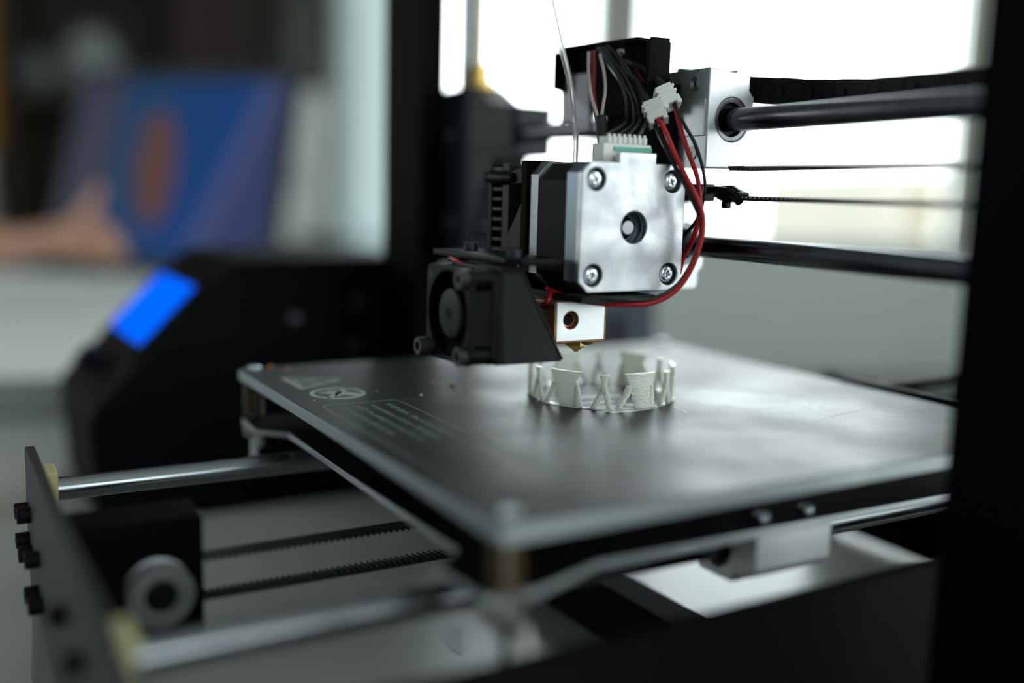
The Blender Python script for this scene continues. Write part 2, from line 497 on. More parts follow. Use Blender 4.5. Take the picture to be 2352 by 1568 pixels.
struct('wall_left', mb, mat('blue_grey_wall', (0.36, 0.41, 0.44), 0.8))
mb = MB()
RB(mb, -1500, W3[0], -1800, -1700, ZF, ZC); RB(mb, W3[1], 1750, -1800, -1700, ZF, ZC)
RB(mb, W3[0], W3[1], -1800, -1700, ZF, W3[2]); RB(mb, W3[0], W3[1], -1800, -1700, W3[3], ZC)
struct('wall_front', mb, WALLM)

def glass():
    M = bpy.data.materials.new('window_glass'); M.use_nodes = True; nt = M.node_tree
    for n in list(nt.nodes): nt.nodes.remove(n)
    out = nt.nodes.new('ShaderNodeOutputMaterial'); mx = nt.nodes.new('ShaderNodeMixShader')
    tr = nt.nodes.new('ShaderNodeBsdfTransparent'); gl = nt.nodes.new('ShaderNodeBsdfGlossy'); fr = nt.nodes.new('ShaderNodeFresnel')
    tr.inputs[0].default_value = (0.96, 0.98, 0.97, 1); gl.inputs['Roughness'].default_value = 0.02; fr.inputs[0].default_value = 1.4
    nt.links.new(fr.outputs[0], mx.inputs[0]); nt.links.new(tr.outputs[0], mx.inputs[1]); nt.links.new(gl.outputs[0], mx.inputs[2]); nt.links.new(mx.outputs[0], out.inputs[0])
    return M
GLASS = glass()
def window(name, pieces, panes):
    mb = MB()
    for p in pieces: RB(mb, *p)
    f = struct(name, mb, WFRAME)
    for p in panes:
        g = MB(); RB(g, *p); o = obj('pane', g, GLASS, f, smooth=False)
    return f
r0, r1, z0, z1 = W1
window('window_1', [(r0, r1, 2320, 2370, z0, z0 + 14), (r0, r1, 2320, 2370, z1 - 40, z1), (r0, r0 + 30, 2320, 2370, z0, z1), (r1 - 14, r1, 2320, 2370, z0, z1),
                    (595, 712, 2315, 2375, z0, z1)],
       [(r0 + 30, 595, 2342, 2346, z0 + 14, z1 - 40), (712, r1 - 14, 2342, 2346, z0 + 14, z1 - 40)])
struct('trim_1', RB(MB(), r1, 1600, 2285, 2300, -120, ZC), WFRAME, bevel=2)
d0, d1, z0, z1 = W2
window('window_2', [(1770, 1820, d0, d1, z0, z0 + 30), (1770, 1820, d0, d1, z1 - 30, z1), (1770, 1820, d0, d0 + 30, z0, z1), (1770, 1820, d1 - 30, d1, z0, z1), (1765, 1825, -330, -270, z0, z1)],
       [(1793, 1797, d0 + 30, -330, z0 + 30, z1 - 30), (1793, 1797, -270, d1 - 30, z0 + 30, z1 - 30)])

r0, r1, z0, z1 = W3
window('fill_window_rear', [(r0, r1, -1780, -1730, z0, z0 + 30), (r0, r1, -1780, -1730, z1 - 30, z1), (r0, r0 + 30, -1780, -1730, z0, z1), (r1 - 30, r1, -1780, -1730, z0, z1), (470, 530, -1782, -1728, z0, z1)],
       [(r0 + 30, 470, -1757, -1753, z0 + 30, z1 - 30), (530, r1 - 30, -1757, -1753, z0 + 30, z1 - 30)])

d0, d1, z0, z1 = W4
window('fill_window_left', [(-1580, -1530, d0, d1, z0, z0 + 30), (-1580, -1530, d0, d1, z1 - 30, z1), (-1580, -1530, d0, d0 + 30, z0, z1), (-1580, -1530, d1 - 30, d1, z0, z1)],
       [(-1557, -1553, d0 + 30, d1 - 30, z0 + 30, z1 - 30)])

# outdoors beyond the window
CONC = mat('pale_facade', (0.24, 0.22, 0.185), 0.8)
TANM = mat('tan_ground', (0.17, 0.13, 0.085), 0.9)
BRICKM = mat('tan_building_facade', (0.17, 0.135, 0.09), 0.8)
mb = MB(); RB(mb, -20000, 40000, 2600, 60000, -3100, -3000); struct('ground', mb, TANM)
t = tag(obj('building', RB(MB(), 5200, 8800, 9000, 12000, -3000, 330), CONC), 'pale building with dark windows seen blurred through the window', 'building')
for i in range(5):
    for k in range(2):
        q = RB(MB(), 5500 + i * 640, 5800 + i * 640, 8960, 9010, -900 + 600 * k, -450 + 600 * k)
        obj('window', q, BRICKM, t, smooth=False)
tag(obj('low_shed', RB(MB(), 2300, 5150, 8000, 8900, -3000, -420), BRICKM), 'low tan shed seen blurred just above the window sill', 'building')

# sheer curtain at the window's edge
def curtain():
    M = bpy.data.materials.new('sheer_curtain'); M.use_nodes = True; nt = M.node_tree; b = nt.nodes['Principled BSDF']
    b.inputs['Base Color'].default_value = (0.7, 0.74, 0.74, 1); b.inputs['Roughness'].default_value = 0.9
    out = nt.nodes['Material Output']; tl = nt.nodes.new('ShaderNodeBsdfTranslucent'); tl.inputs[0].default_value = (0.93, 0.98, 0.98, 1)
    mx = nt.nodes.new('ShaderNodeMixShader'); mx.inputs[0].default_value = 0.75
    nt.links.new(b.outputs[0], mx.inputs[1]); nt.links.new(tl.outputs[0], mx.inputs[2]); nt.links.new(mx.outputs[0], out.inputs[0])
    mb = MB(); n = 60; x0, x1 = 6, 150
    for k in range(n + 1):
        s = k / n; dd = 2266 + 12 * math.sin(s * 34) + 4 * math.sin(s * 75)
        for q in (0, 1.5):
            mb.v.append(rm(x0 + (x1 - x0) * s, dd + q, -128)); mb.v.append(rm(x0 + (x1 - x0) * s, dd + q, 1290))
    for k in range(n):
        a = 4 * k
        mb.f += [(a, a + 4, a + 5, a + 1), (a + 2, a + 3, a + 7, a + 6), (a, a + 2, a + 6, a + 4), (a + 1, a + 5, a + 7, a + 3)]
    mb.f += [(0, 1, 3, 2), (4 * n, 4 * n + 2, 4 * n + 3, 4 * n + 1)]
    return tag(obj('curtain', mb, M), 'pale sheer curtain hanging at the left end of the window', 'curtain')
curtain()
rail = tag(obj('curtain_rail', MB().cyl(rm(-300, 2266, 1302), rm(1600, 2266, 1302), 9), ALUD), 'metal rail above the window that carries the curtain', 'curtain rail')

# desk under the printer and the bench behind it
ZD, ZB = -165, -135
t = thing('desk', 'pale grey desk that the black 3D printer stands on', 'desk', rm(100, 150, ZF))
obj('desk_top', RB(MB(), -700, 1100, -500, 790, ZD - 28, ZD), DESKM, t, bevel=1.5)
for r in (-650, 1000):
    for d in (-450, 730): obj('leg', RB(MB(), r, r + 50, d, d + 50, ZF, ZD - 28), ALUD, t, smooth=False)
t = thing('bench', 'long pale bench behind the desk carrying the laptop', 'bench', rm(-600, 1500, ZF))
bt = obj('bench_top', RB(MB(), -1400, 190, 793, 2296, ZB - 30, ZB), TABLEM, t, bevel=1.5)
obj('edge_shade_band', RB(MB(), -1400, 190, 791.5, 793, ZB - 29, ZB - 1), TEDGE, t, label='front edge band with shade in its dull grey', smooth=False)
for r in (-1350, 120):
    for d in (830, 2200): obj('leg', RB(MB(), r, r + 60, d, d + 60, ZF, ZB - 30), ALUD, t, smooth=False)

t = thing('power_supply', 'dark blue grey metal box standing on the desk behind the print bed', 'power supply', rm(150, 730, ZD))
PSM = mat('dark_blue_grey_metal', (0.05, 0.062, 0.085), 0.5, 0.2)
obj('case', RB(MB(), 70, 229, 690, 775, ZD + 0.1, -44), PSM, t, bevel=1.5)
for k in range(7): obj('vent_slot', RB(MB(), 95 + k * 17, 103 + k * 17, 689.4, 690.2, -120, -75), MATTE, t, smooth=False)
# low dark block under the window, added in place of the shadowed lower wall
t = thing('dark_band_block', 'low dark grey cabinet shape added for the shadowed wall under the window', 'cabinet', rm(900, 2150, ZF))
LOWM = mat('dark_band_grey_green', (0.2, 0.23, 0.215), 0.6)
obj('body', RB(MB(), 260, 1700, 2080, 2294, ZF, -425), LOWM, t, bevel=3)
for k in range(4):
    dr = obj('door', RB(MB(), 264 + k * 359, 619 + k * 359, 2070, 2080, ZF + 60, -440), LOWM, t, bevel=2)  # door shape on the added dark block
    obj('handle', RB(MB(), 590 + k * 359, 598 + k * 359, 2055, 2070, -560, -490), ALUD, dr, bevel=1)  # handle shape on the added dark block
# things along the dark wall
def cabinet(nm, lab, r0, r1, d0, d1, z0, z1, m_, cat, bevel=3, doors=0, hm=None):
    t = thing(nm, lab, cat, rm((r0 + r1) / 2, (d0 + d1) / 2, z0))
    obj('body', RB(MB(), r0, r1, d0, d1, z0, z1), m_, t, bevel=bevel)
    for k in range(doors):
        w_ = (r1 - r0) / doors
        dr = obj('door', RB(MB(), r0 + w_ * k + 3, r0 + w_ * (k + 1) - 3, d0 - 8, d0, z0 + 6, z1 - 6), m_, t, bevel=1)
        obj('handle', RB(MB(), r0 + w_ * (k + .5) - 3, r0 + w_ * (k + .5) + 3, d0 - 18, d0 - 8, (z0 + z1) / 2 - 20, (z0 + z1) / 2 + 20), hm or ALUD, dr, bevel=1)
    return t
WOODO = mat('orange_brown_wood', (0.62, 0.26, 0.075), 0.45, var=(8, (0.5, 0.2, 0.06)))
DKWOOD = mat('dark_wood', (0.028, 0.023, 0.014), 0.6)
MAROON = mat('dark_maroon_card', (0.02, 0.005, 0.005), 0.7)
OLIVE = mat('dark_olive_card', (0.10, 0.055, 0.008), 0.7)
GREYF = mat('grey_brown_fabric', (0.10, 0.098, 0.085), 0.9)
WHITEB = mat('off_white_card', (0.42, 0.43, 0.38), 0.6)
GREYC = mat('grey_ceramic', (0.24, 0.26, 0.27), 0.5)
t = thing('shelf_unit', 'dark open shelf unit standing on the bench against the dark wall', 'shelf', rm(-330, 2200, ZB))
for z in (ZB, 150, 420, 700): obj('shelf', RB(MB(), -590, -138, 2050, 2290, z, z + 18), DKWOOD, t, smooth=False)
for r in (-590, -156): obj('side_panel', RB(MB(), r, r + 18, 2050, 2290, ZB + 18, 700), DKWOOD, t, smooth=False)
obj('back_panel', RB(MB(), -572, -138, 2282, 2290, ZB + 18, 700), DKWOOD, t, smooth=False)
def lathe(prof, r, d, n=28):
    mb = MB()
    return mb.rings([(rm(r, d, z), rad) for z, rad in prof], n)
tag(obj('round_jar', lathe([(168, 32), (180, 48), (215, 60), (250, 56), (275, 40), (282, 30), (290, 33)], -445, 2130), GREYC), 'round grey jar on the dark shelf above the laptop', 'jar')
tag(obj('small_jar', lathe([(168, 26), (176, 38), (205, 46), (232, 38), (240, 26), (246, 28)], -548, 2140), mat('dim_grey_ceramic', (0.10, 0.11, 0.12), 0.5)), 'smaller dim grey jar to the left of the round grey jar', 'jar')
tag(obj('maroon_box', RB(MB(), -290, -160, 2080, 2240, 168, 400), MAROON, bevel=3), 'tall dark maroon box on the dark shelf', 'box')
tag(obj('olive_box', RB(MB(), -440, -340, 2100, 2240, 438, 560), OLIVE, bevel=3), 'dark olive box on the upper shelf at the top of the frame', 'box')
cabinet('wooden_cupboard', 'orange brown wooden cupboard at the far left edge', -900, -600, 1950, 2280, 60, 560, WOODO, 'cupboard', doors=1)
cabinet('storage_box', 'off white storage box under the wooden cupboard', -800, -575, 1900, 1945, ZB, 60, WHITEB, 'box', doors=0)
cabinet('white_cabinet', 'low pale cabinet on the bench between the laptop and the curtain', -118, 0, 2060, 2240, ZB, 190, mat('pale_cabinet_paint', (0.78, 0.8, 0.78), 0.5), 'cabinet', doors=1)
t = thing('grey_bag', 'slumped grey brown cloth bag on top of the pale cabinet', 'bag', rm(-60, 2150, 190))
bg_ = obj('body', MB().rings([(rm(-62, 2150, z), rad) for z, rad in ((190, 48), (215, 62), (270, 60), (330, 50), (380, 40), (400, 20))], 24), GREYF, t)
obj('strap', MB().tube([rm(-100, 2130, 380), rm(-80, 2120, 430), rm(-50, 2120, 430), rm(-30, 2130, 380)], 5), GREYF, t)
t = thing('desk_phone', 'small dark device lying on the bench before the curtain', 'device', rm(0, 2000, ZB))
obj('body', MB().prism([(-40, ZB), (40, ZB), (40, ZB + 22), (-10, ZB + 44), (-40, ZB + 44)], 'X', -45, 45, lambda a, b, c: rm(-8 + a, 2000 - b, c)), DARKSLATE, t, bevel=2)
obj('display', RB(MB(), -38, 25, 1957, 1960, ZB + 4, ZB + 18), LAPB, t, smooth=False)

# ------------------------------------------------------------------ laptop
def laptop():
    c, s_ = math.cos(math.radians(23)), math.sin(math.radians(23))
    ox, oy, oz = -252, 1600, ZB
    W_, D_, H_ = 385, 215, 322
    def L(x, y, z):       # x along the hinge, y towards the user, z up
        return rm(ox + x * c - y * s_, oy - x * s_ - y * c, oz + z)
    t = thing('laptop', 'open dark laptop with a blue screen, in front of the dark shelf', 'laptop', rm(ox, oy, oz))
    obj('base', MB().box(-W_ / 2, W_ / 2, 0, D_, 1, 17, L), mat('pale_laptop_deck', (0.7, 0.72, 0.71), 0.45), t, bevel=3, label='pale silver keyboard deck')
    kb = obj('keyboard', MB().box(-W_ / 2 + 22, W_ / 2 - 22, 25, 120, 17, 17.6, L), BLACKP, t, smooth=False)
    km = MB()
    for i in range(14):
        for k in range(5): km.box(-W_ / 2 + 26 + i * 23, -W_ / 2 + 45 + i * 23, 28 + k * 18, 43 + k * 18, 17.6, 19, L)
    obj('keys', km, DARKSLATE, kb, smooth=False, stuff=True)
    obj('touchpad', MB().box(-50, 50, 135, 205, 17, 17.4, L), mat('pale_touchpad', (0.6, 0.62, 0.61), 0.4), t, smooth=False)
    a = math.radians(20)
    def K(x, u, v):       # u up the lid, v out of the lid towards the user
        return L(x, -u * math.sin(a) + v * math.cos(a), 17 + u * math.cos(a) + v * math.sin(a))
    obj('lid', MB().box(-W_ / 2, W_ / 2, 0, H_, -6, 0, K), LAPB, t, bevel=2)
    M = bpy.data.materials.new('laptop_screen'); M.use_nodes = True; nt = M.node_tree; b = nt.nodes['Principled BSDF']
    b.inputs['Base Color'].default_value = (0.01, 0.01, 0.012, 1); b.inputs['Roughness'].default_value = 0.35; b.inputs['Specular IOR Level'].default_value = 0.15
    uv = nt.nodes.new('ShaderNodeUVMap'); uv.uv_map = 'UVMap'; sx = nt.nodes.new('ShaderNodeSeparateXYZ'); nt.links.new(uv.outputs[0], sx.inputs[0])
    r = nt.nodes.new('ShaderNodeValToRGB'); e = r.color_ramp.elements
    e[0].position = 0.0; e[0].color = (0.045, 0.045, 0.075, 1); e[1].position = 1.0; e[1].color = (0.035, 0.05, 0.14, 1)
    for p, c_ in ((0.2, (0.04, 0.045, 0.085, 1)), (0.26, (0.008, 0.05, 0.13, 1)), (0.55, (0.004, 0.045, 0.17, 1)), (0.82, (0.003, 0.045, 0.20, 1)), (0.88, (0.06, 0.085, 0.2, 1))):
        q = e.new(p); q.color = c_
    # slanting edge between the blue picture and the violet side panel
    ma = nt.nodes.new('ShaderNodeMath'); ma.operation = 'MULTIPLY_ADD'; ma.inputs[1].default_value = -0.34
    m2 = nt.nodes.new('ShaderNodeMath'); m2.operation = 'SUBTRACT'; m2.inputs[0].default_value = 0.85
    nt.links.new(sx.outputs['Y'], m2.inputs[1])
    gt = nt.nodes.new('ShaderNodeMath'); gt.operation = 'GREATER_THAN'; gt.inputs[1].default_value = 0.45
    m3 = nt.nodes.new('ShaderNodeMath'); m3.operation = 'MULTIPLY'; nt.links.new(sx.outputs['X'], gt.inputs[0]); nt.links.new(gt.outputs[0], m3.inputs[0]); nt.links.new(m2.outputs[0], m3.inputs[1])
    m4 = nt.nodes.new('ShaderNodeMath'); m4.operation = 'MULTIPLY_ADD'; m4.inputs[1].default_value = 0.28
    nt.links.new(m3.outputs[0], m4.inputs[0]); nt.links.new(sx.outputs['X'], m4.inputs[2]); nt.links.new(m4.outputs[0], r.inputs[0])
    mp = nt.nodes.new('ShaderNodeMapping'); mp.vector_type = 'TEXTURE'; mp.inputs['Location'].default_value = (0.43, 0.5, 0); mp.inputs['Rotation'].default_value = (0, 0, 0.06); mp.inputs['Scale'].default_value = (0.1, 0.34, 1)
    nt.links.new(uv.outputs[0], mp.inputs[0]); ln = nt.nodes.new('ShaderNodeVectorMath'); ln.operation = 'LENGTH'; nt.links.new(mp.outputs[0], ln.inputs[0])
    lt = nt.nodes.new('ShaderNodeMath'); lt.operation = 'LESS_THAN'; lt.inputs[1].default_value = 1; nt.links.new(ln.outputs['Value'], lt.inputs[0])
    mx = nt.nodes.new('ShaderNodeMix'); mx.data_type = 'RGBA'; nt.links.new(lt.outputs[0], mx.inputs[0]); nt.links.new(r.outputs[0], mx.inputs[6]); mx.inputs[7].default_value = (0.11, 0.05, 0.04, 1)
    nt.links.new(mx.outputs[2], b.inputs['Emission Color']); b.inputs['Emission Strength'].default_value = SCREEN
    mb = MB().box(-W_ / 2 + 12, W_ / 2 - 26, 16, H_ - 24, 0, 0.6, K)
    o = obj('screen', mb, M, t, smooth=False)
    ul = o.data.uv_layers.new(name='UVMap')
    org = ORG[t.name]; p00 = Vector(K(-W_ / 2 + 12, 16, 0.6)); px = Vector(K(W_ / 2 - 26, 16, 0.6)) - p00; py = Vector(K(-W_ / 2 + 12, H_ - 24, 0.6)) - p00
    for lp in o.data.loops:
        q = o.data.vertices[lp.vertex_index].co / MM + Vector(org) - p00
        ul.data[lp.index].uv = (q.dot(px) / px.length_squared, q.dot(py) / py.length_squared)
SCREEN = 0.75
laptop()

# ------------------------------------------------------------------ hand
def hand():
    V = []; E_ = []; Rr = []
    def add(p, r, prev=None):
        V.append(p); Rr.append(r)
        if prev is not None: E_.append((prev, len(V) - 1))
        return len(V) - 1
    def chain(pts, prev):
        for p, r in pts: prev = add(p, r, prev)
        return prev
    # r, d, z in room axes; radii in mm
    z0 = ZB
    w0 = add((-452, 1660, z0 + 46), 27)
    chain([((-540, 1690, z0 + 42), 33), ((-680, 1730, z0 + 40), 40), ((-860, 1770, z0 + 40), 44)], w0)
    pm = add((-415, 1650, z0 + 54), 31, w0)
    p1 = add((-392, 1645, z0 + 64), 22, pm)
    # index finger, raised towards the screen
    chain([((-378, 1640, z0 + 84), 12), ((-362, 1638, z0 + 106), 10), ((-352, 1640, z0 + 124), 8.6), ((-347, 1642, z0 + 136), 7.5)], p1)
    # middle finger, half raised
    chain([((-372, 1632, z0 + 74), 12), ((-345, 1622, z0 + 80), 10), ((-325, 1618, z0 + 66), 9), ((-318, 1618, z0 + 52), 8)], p1)
    p2 = add((-388, 1630, z0 + 48), 20, pm)
    chain([((-365, 1618, z0 + 56), 12), ((-335, 1608, z0 + 58), 10), ((-312, 1604, z0 + 44), 9), ((-308, 1606, z0 + 32), 8)], p2)
    chain([((-368, 1610, z0 + 42), 11), ((-342, 1600, z0 + 42), 9), ((-324, 1598, z0 + 32), 8), ((-322, 1600, z0 + 25), 7)], p2)
    # thumb from the side of the palm
    chain([((-405, 1670, z0 + 72), 14), ((-385, 1690, z0 + 86), 11.5), ((-365, 1700, z0 + 92), 10)], pm)
    me = bpy.data.meshes.new('person')
    K_ = 0.885
    def hm(r, d, z): return rm(r * K_ + 8, d * K_, CAM[2] + (z - CAM[2]) * K_ - 4)
    pts = [hm(*p) for p in V]; org = hm(-452, 1660, z0)
    bm = bmesh.new(); sk = bm.verts.layers.skin.verify()
    vs = []
    for p, r in zip(pts, Rr):
        v = bm.verts.new([(p[i] - org[i]) * MM for i in range(3)]); v[sk].radius = (r * MM * 0.92, r * MM * 0.92); vs.append(v)
    vs[0][sk].use_root = True
    for a, b in E_: bm.edges.new((vs[a], vs[b]))
    bm.to_mesh(me); bm.free()
    me.materials.append(SKIN)
    o = bpy.data.objects.new('person', me); COL.objects.link(o); o.location = [c * MM for c in org]
    ORG['person'] = org
    s_ = o.modifiers.new('skin', 'SKIN'); s_.use_smooth_shade = True; s_.branch_smoothing = 0.6
    u = o.modifiers.new('sub', 'SUBSURF'); u.levels = 2; u.render_levels = 2
    tag(o, 'person seen only as a bare hand and forearm reaching towards the laptop screen', 'person')
    NAIL = mat('fingernail', (0.7, 0.42, 0.36), 0.3)
    obj('fingernail', MB().rings([(hm(-350, 1634, z0 + 128), 3.2), (hm(-346, 1635, z0 + 139), 4), (hm(-345, 1636, z0 + 142), 2.6)], 10), NAIL, o)
    return o
hand()
# ------------------------------------------------------------------ printer frame (standing still)
F = thing('printer_frame', 'black steel portal frame and base of the 3D printer on the desk', 'printer frame', (-29, 28, ZD))
obj('upright', plate([rrect(-262, -214, -163, 330, 2)], 'Y', 22, 36, 0.4), BLACK, F)
obj('upright', plate([rrect(108.5, 205, -163, 330, 2)], 'Y', 22, 36, 0.4), BLACK, F)
rbox('cross_bar', -214, 108, 20, 36, -163, -140, MATTE, F, 0.8)
rbox('cross_bar', -262, 205, 22, 36, 330, 352, BLACK, F, 0.8)
obj('side_rail', plate([[(-173, -150), (205, -150), (205, -94), (-173, -94)]], 'X', 84, 89, 0.5), MATTE, F)
obj('end_plate', plate([[(-102, -131), (-105, -120), (-106, -97), (-104, -92), (-103.5, -80), (-102, -79.5), (89, -79.5), (89, -150), (-60, -131)]], 'Y', -176.5, -173.5, 0.3), mat('end_plate_black', (0.022, 0.023, 0.025), 0.5, spec=0.3), F)
endp = bpy.data.objects['end_plate']
bm_ = mkmesh('bolt', screw_mesh('-Y', 2.8, 4.2, 'socket'), BLACKP)
for x, z in ((-112, -105), (-99, -103), (-116, -113), (-104, -113.5), (-79, -109), (-76, -122), (-63, -122), (-50, -110)):
    xx = max(x, -102) if x < -102 else x
for x, z in ((-101, -101.5), (-92, -100.5), (-101, -112), (-92, -114), (-68, -108), (-74, -121.5), (-62, -121), (0, -100), (30, -100)):
    inst('bolt', bm_, (x, -176.5, z), endp)
obj('end_plate', plate([[(-110, -163), (89, -163), (89, -79.5), (-110, -79.5)]], 'Y', 212, 215, 0.3), BLACK, F)
for x in (-93, 48.5):
    r = obj('smooth_rod', MB().cyl((x, -173, -93), (x, 212, -93), 4, 32), STEEL, F)
    obj('rod_clamp', MB().box(x - 6.5, x + 6.5, -173.4, -168, -100.5, -85.5), YELLOW, F, bevel=0.5, label='pale yellow rod clamp')
for x, y in ((-98, -170), (80, -170), (-98, 208), (80, 208)):
    obj('foot', MB().rings([((x, y, ZD + 0.05), 7), ((x, y, ZD + 3), 8), ((x, y, -131), 6.5)], 20), mat('grey_rubber_foot', (0.22, 0.22, 0.23), 0.6), F)
# belt idler at the end plate
ib = obj('idler_bracket', plate([rrect(-173, -137, -120, -84, 1)], 'X', -36, -18, 0.4), BLACK, F)
obj('idler_ring', MB().rings([((-18, -150.5, -103.8), 9), ((-16, -150.5, -103.8), 9.2), ((-15.6, -150.5, -103.8), 7.2), ((-13.4, -150.5, -103.8), 7.2), ((-13, -150.5, -103.8), 9.2), ((-10.6, -150.5, -103.8), 9.2)], 40), ALUD, ib)
obj('idler_ring_face', plate([circle(-150.5, -103.8, 9.1, 40), circle(-150.5, -103.8, 5.2, 32)], 'X', -10.6, -9.6, 0.2), mat('idler_face_grey', (0.17, 0.18, 0.175), 0.45, 0.4), ib, label='dull grey flange ring')
obj('idler_bolt', MB().rings([((-12, -150.5, -103.8), 5), ((-9.9, -150.5, -103.8), 4.4), ((-9.6, -150.5, -103.8), 3)], 24), BLACKP, ib)
# y motor at the far end
ym = obj('bed_motor', MB().prism([(u - 27, v - 103) for u, v in chamfer(20, 4)], 'Y', 150, 186), BLACKP, F, bevel=0.3)
rbox('motor_bracket', -6, 62, 146, 150, -128, -86, BLACK, F, 0.5)
for x in (28, 36): obj('bracket_bolt', MB().rings([((x, 146, -108), 3), ((x, 143, -108), 3), ((x, 142.4, -108), 2)], 16), ZINC, F, label='shiny bracket bolt')
# z axis on both sides
for x, xs in ((-186, -206), (150, 170)):
    obj('lead_screw', MB().cyl((xs, 50, -150), (xs, 50, 330), 3.4, 20), mat('lead_screw_brown', (0.28, 0.24, 0.16), 0.35, 1.0), F)
    obj('guide_rod', MB().cyl((xs - 24 if x < 0 else xs + 20, 56, -150), (xs - 24 if x < 0 else xs + 20, 56, 330), 4, 20), ALUD, F)
rbox('z_motor_mount', -232, -178, 36, 74, -150, -140, BLACK, F, 0.5)
rbox('z_motor_mount', 120, 205, 36, 74, -150, -140, BLACK, F, 0.5)
rbox('rear_bar', -24, 60, 129, 133, -70, -62.6, BLACK, F, 0.5, label='thin black bar just behind the bed')
for x in (-24, 56):
    rbox('rear_bar_arm', x, x + 4, 133, 214, -71, -67, BLACK, F, 0.3)
    rbox('rear_bar_post', x, x + 4, 211, 214.5, -80, -70, BLACK, F, 0.3)

# ------------------------------------------------------------------ control box
CB = thing('control_box', 'black control box with sloping front and lit blue display', 'control box', (-318, -60, ZD))
prof = [(36, ZD + 0.1), (36, -28), (-57, -29.5), (-64, -34), (-131, -103), (-135, -109), (-131, ZD + 0.1)]
obj('housing', MB().prism(prof, 'X', -385, -262.5), DARKB, CB, bevel=1.5)
def slope(u, w_, n):      # u along X, w_ down the sloping front, n out of it
    dx, dz = -67 / 96.2, -69 / 96.2
    return (u, -64 + dx * w_ + dz * n, -34 + dz * w_ - dx * n)
bz = obj('display_bezel', MB().box(-380, -276, 9, 67, 0.05, 1.6, slope), DARKB, CB, bevel=0.5)
LCD = mat('blue_backlit_display', (0.0, 0.005, 0.1), 0.5, emit=(0.0, 0.125, 1.0, 1.1), spec=0.0)
obj('display', MB().box(-372, -284, 16.5, 59, 1.6, 2.2, slope), LCD, CB, label='lit blue display', smooth=False)
kn = MB().rings([(slope(-330, 81, 0), 7), (slope(-330, 81, 11), 6.6), (slope(-330, 81, 12), 5.5)], 24)
obj('knob', kn, BLACKP, CB)
obj('button', MB().rings([(slope(-300, 82, 0), 3), (slope(-300, 82, 3), 2.8)], 16), BLACKP, CB)
for y, z in ((-30, -62), (5, -78), (8, -54)): obj('side_screw', MB().rings([((-262.5, y, z), 4), ((-260.5, y, z), 3.8), ((-260, y, z), 2.5)], 18), mat('dark_screw', (0.035, 0.035, 0.042), 0.35, 0.8), CB)

# ------------------------------------------------------------------ gantry: rods and end carriages
G = thing('gantry', 'horizontal pair of steel guide rods between two grey end carriages', 'gantry', (-20, 44.6, -20))
for z in (37.7, -7.3):
    obj('smooth_rod', MB().cyl((-232, 44.6, z), (195, 44.6, z), 4, 36), STEELD, G)
for sg, x0 in ((1, -234), (-1, 200)):
    X = lambda a: x0 + sg * a
    e = obj('end_carriage', plate([[(X(0), -30), (X(42), -30), (X(52), 8), (X(66), 22), (X(68), 26), (X(90), 27), (X(90), 50), (X(60), 53), (X(42), 62), (X(0), 62)]], 'Y', 39, 58, 0.8), DARKSLATE, G)
    rbox('bearing_cap', min(X(46), X(88)), max(X(46), X(88)), 37, 39, 31, 50, DARKSLATE, G, 0.6)
    obj('bearing_holder', MB().rings([((X(13), 50, -28), 10), ((X(13), 50, 60), 10), ((X(13), 50, 61), 9)], 28), BLACKP, G)
    obj('lead_screw_nut', MB().rings([((X(30), 50, 61.9), 10), ((X(30), 50, 65), 10), ((X(30), 50, 65.2), 6), ((X(30), 50, 74), 5.6), ((X(30), 50, 74.4), 4)], 28), BRASS, G, label='brass lead screw nut')
    for z in (37.7, -7.3):
        obj('rod_screw', MB().rings([((X(20), 39, z), 2.6), ((X(20), 36.5, z), 2.4), ((X(20), 36.2, z), 1.5)], 14), ZINC, G)
rbox('tensioner', -160, -153, 40, 50, 4, 27, BLACKP, G, 0.5)

# belts
def belt(name, lab, axis, a0, a1, c, wdt, z, teeth_up, pitch=2.05, group=None):
    """toothed belt run: axis 'X' or 'Y' from a0 to a1, centred at c across, z of the toothed side's root"""
    mb = MB(); s_ = 1 if teeth_up else -1; th = 0.8
    def P(a, b, h): return (a, b, h) if axis == 'X' else (b, a, h)
    n = int((a1 - a0) / pitch)
    mb.box(a0, a1, c - wdt / 2, c + wdt / 2, z - s_ * th, z, P)
    for i in range(n):
        a = a0 + pitch * (i + 0.5)
        h = 0.75 * s_
        vs = []
        for yy in (c - wdt / 2, c + wdt / 2):
            for da, hh in ((-0.62, 0), (-0.42, 0.75), (-0.15, 1), (0.15, 1), (0.42, 0.75), (0.62, 0)): vs.append(P(a + da, yy, z + h * hh - (0.001 * s_ if hh == 0 else 0)))
        mb.add(vs, [(0, 1, 2, 3, 4, 5), (11, 10, 9, 8, 7, 6)] + [(i_, i_ + 6, i_ + 7, i_ + 1) for i_ in range(5)])
    o = obj(name, mb, BELT, smooth=False)
    return tag(o, lab, 'belt', group)
belt('toothed_belt', 'upper run of the black toothed belt under the bed', 'Y', -137, 150, -28, 6, -100.6, False)
belt('toothed_belt', 'lower run of the black toothed belt under the bed', 'Y', -137, 150, -28, 6, -112.6, True)
belt('toothed_belt', 'upper thin belt run between the two guide rods', 'X', -3, 175, 44.6, 5, 20.8, False)
belt('toothed_belt', 'lower thin belt run with a cable tie, between the two guide rods', 'X', 3, 175, 44.6, 5, 10.6, True)
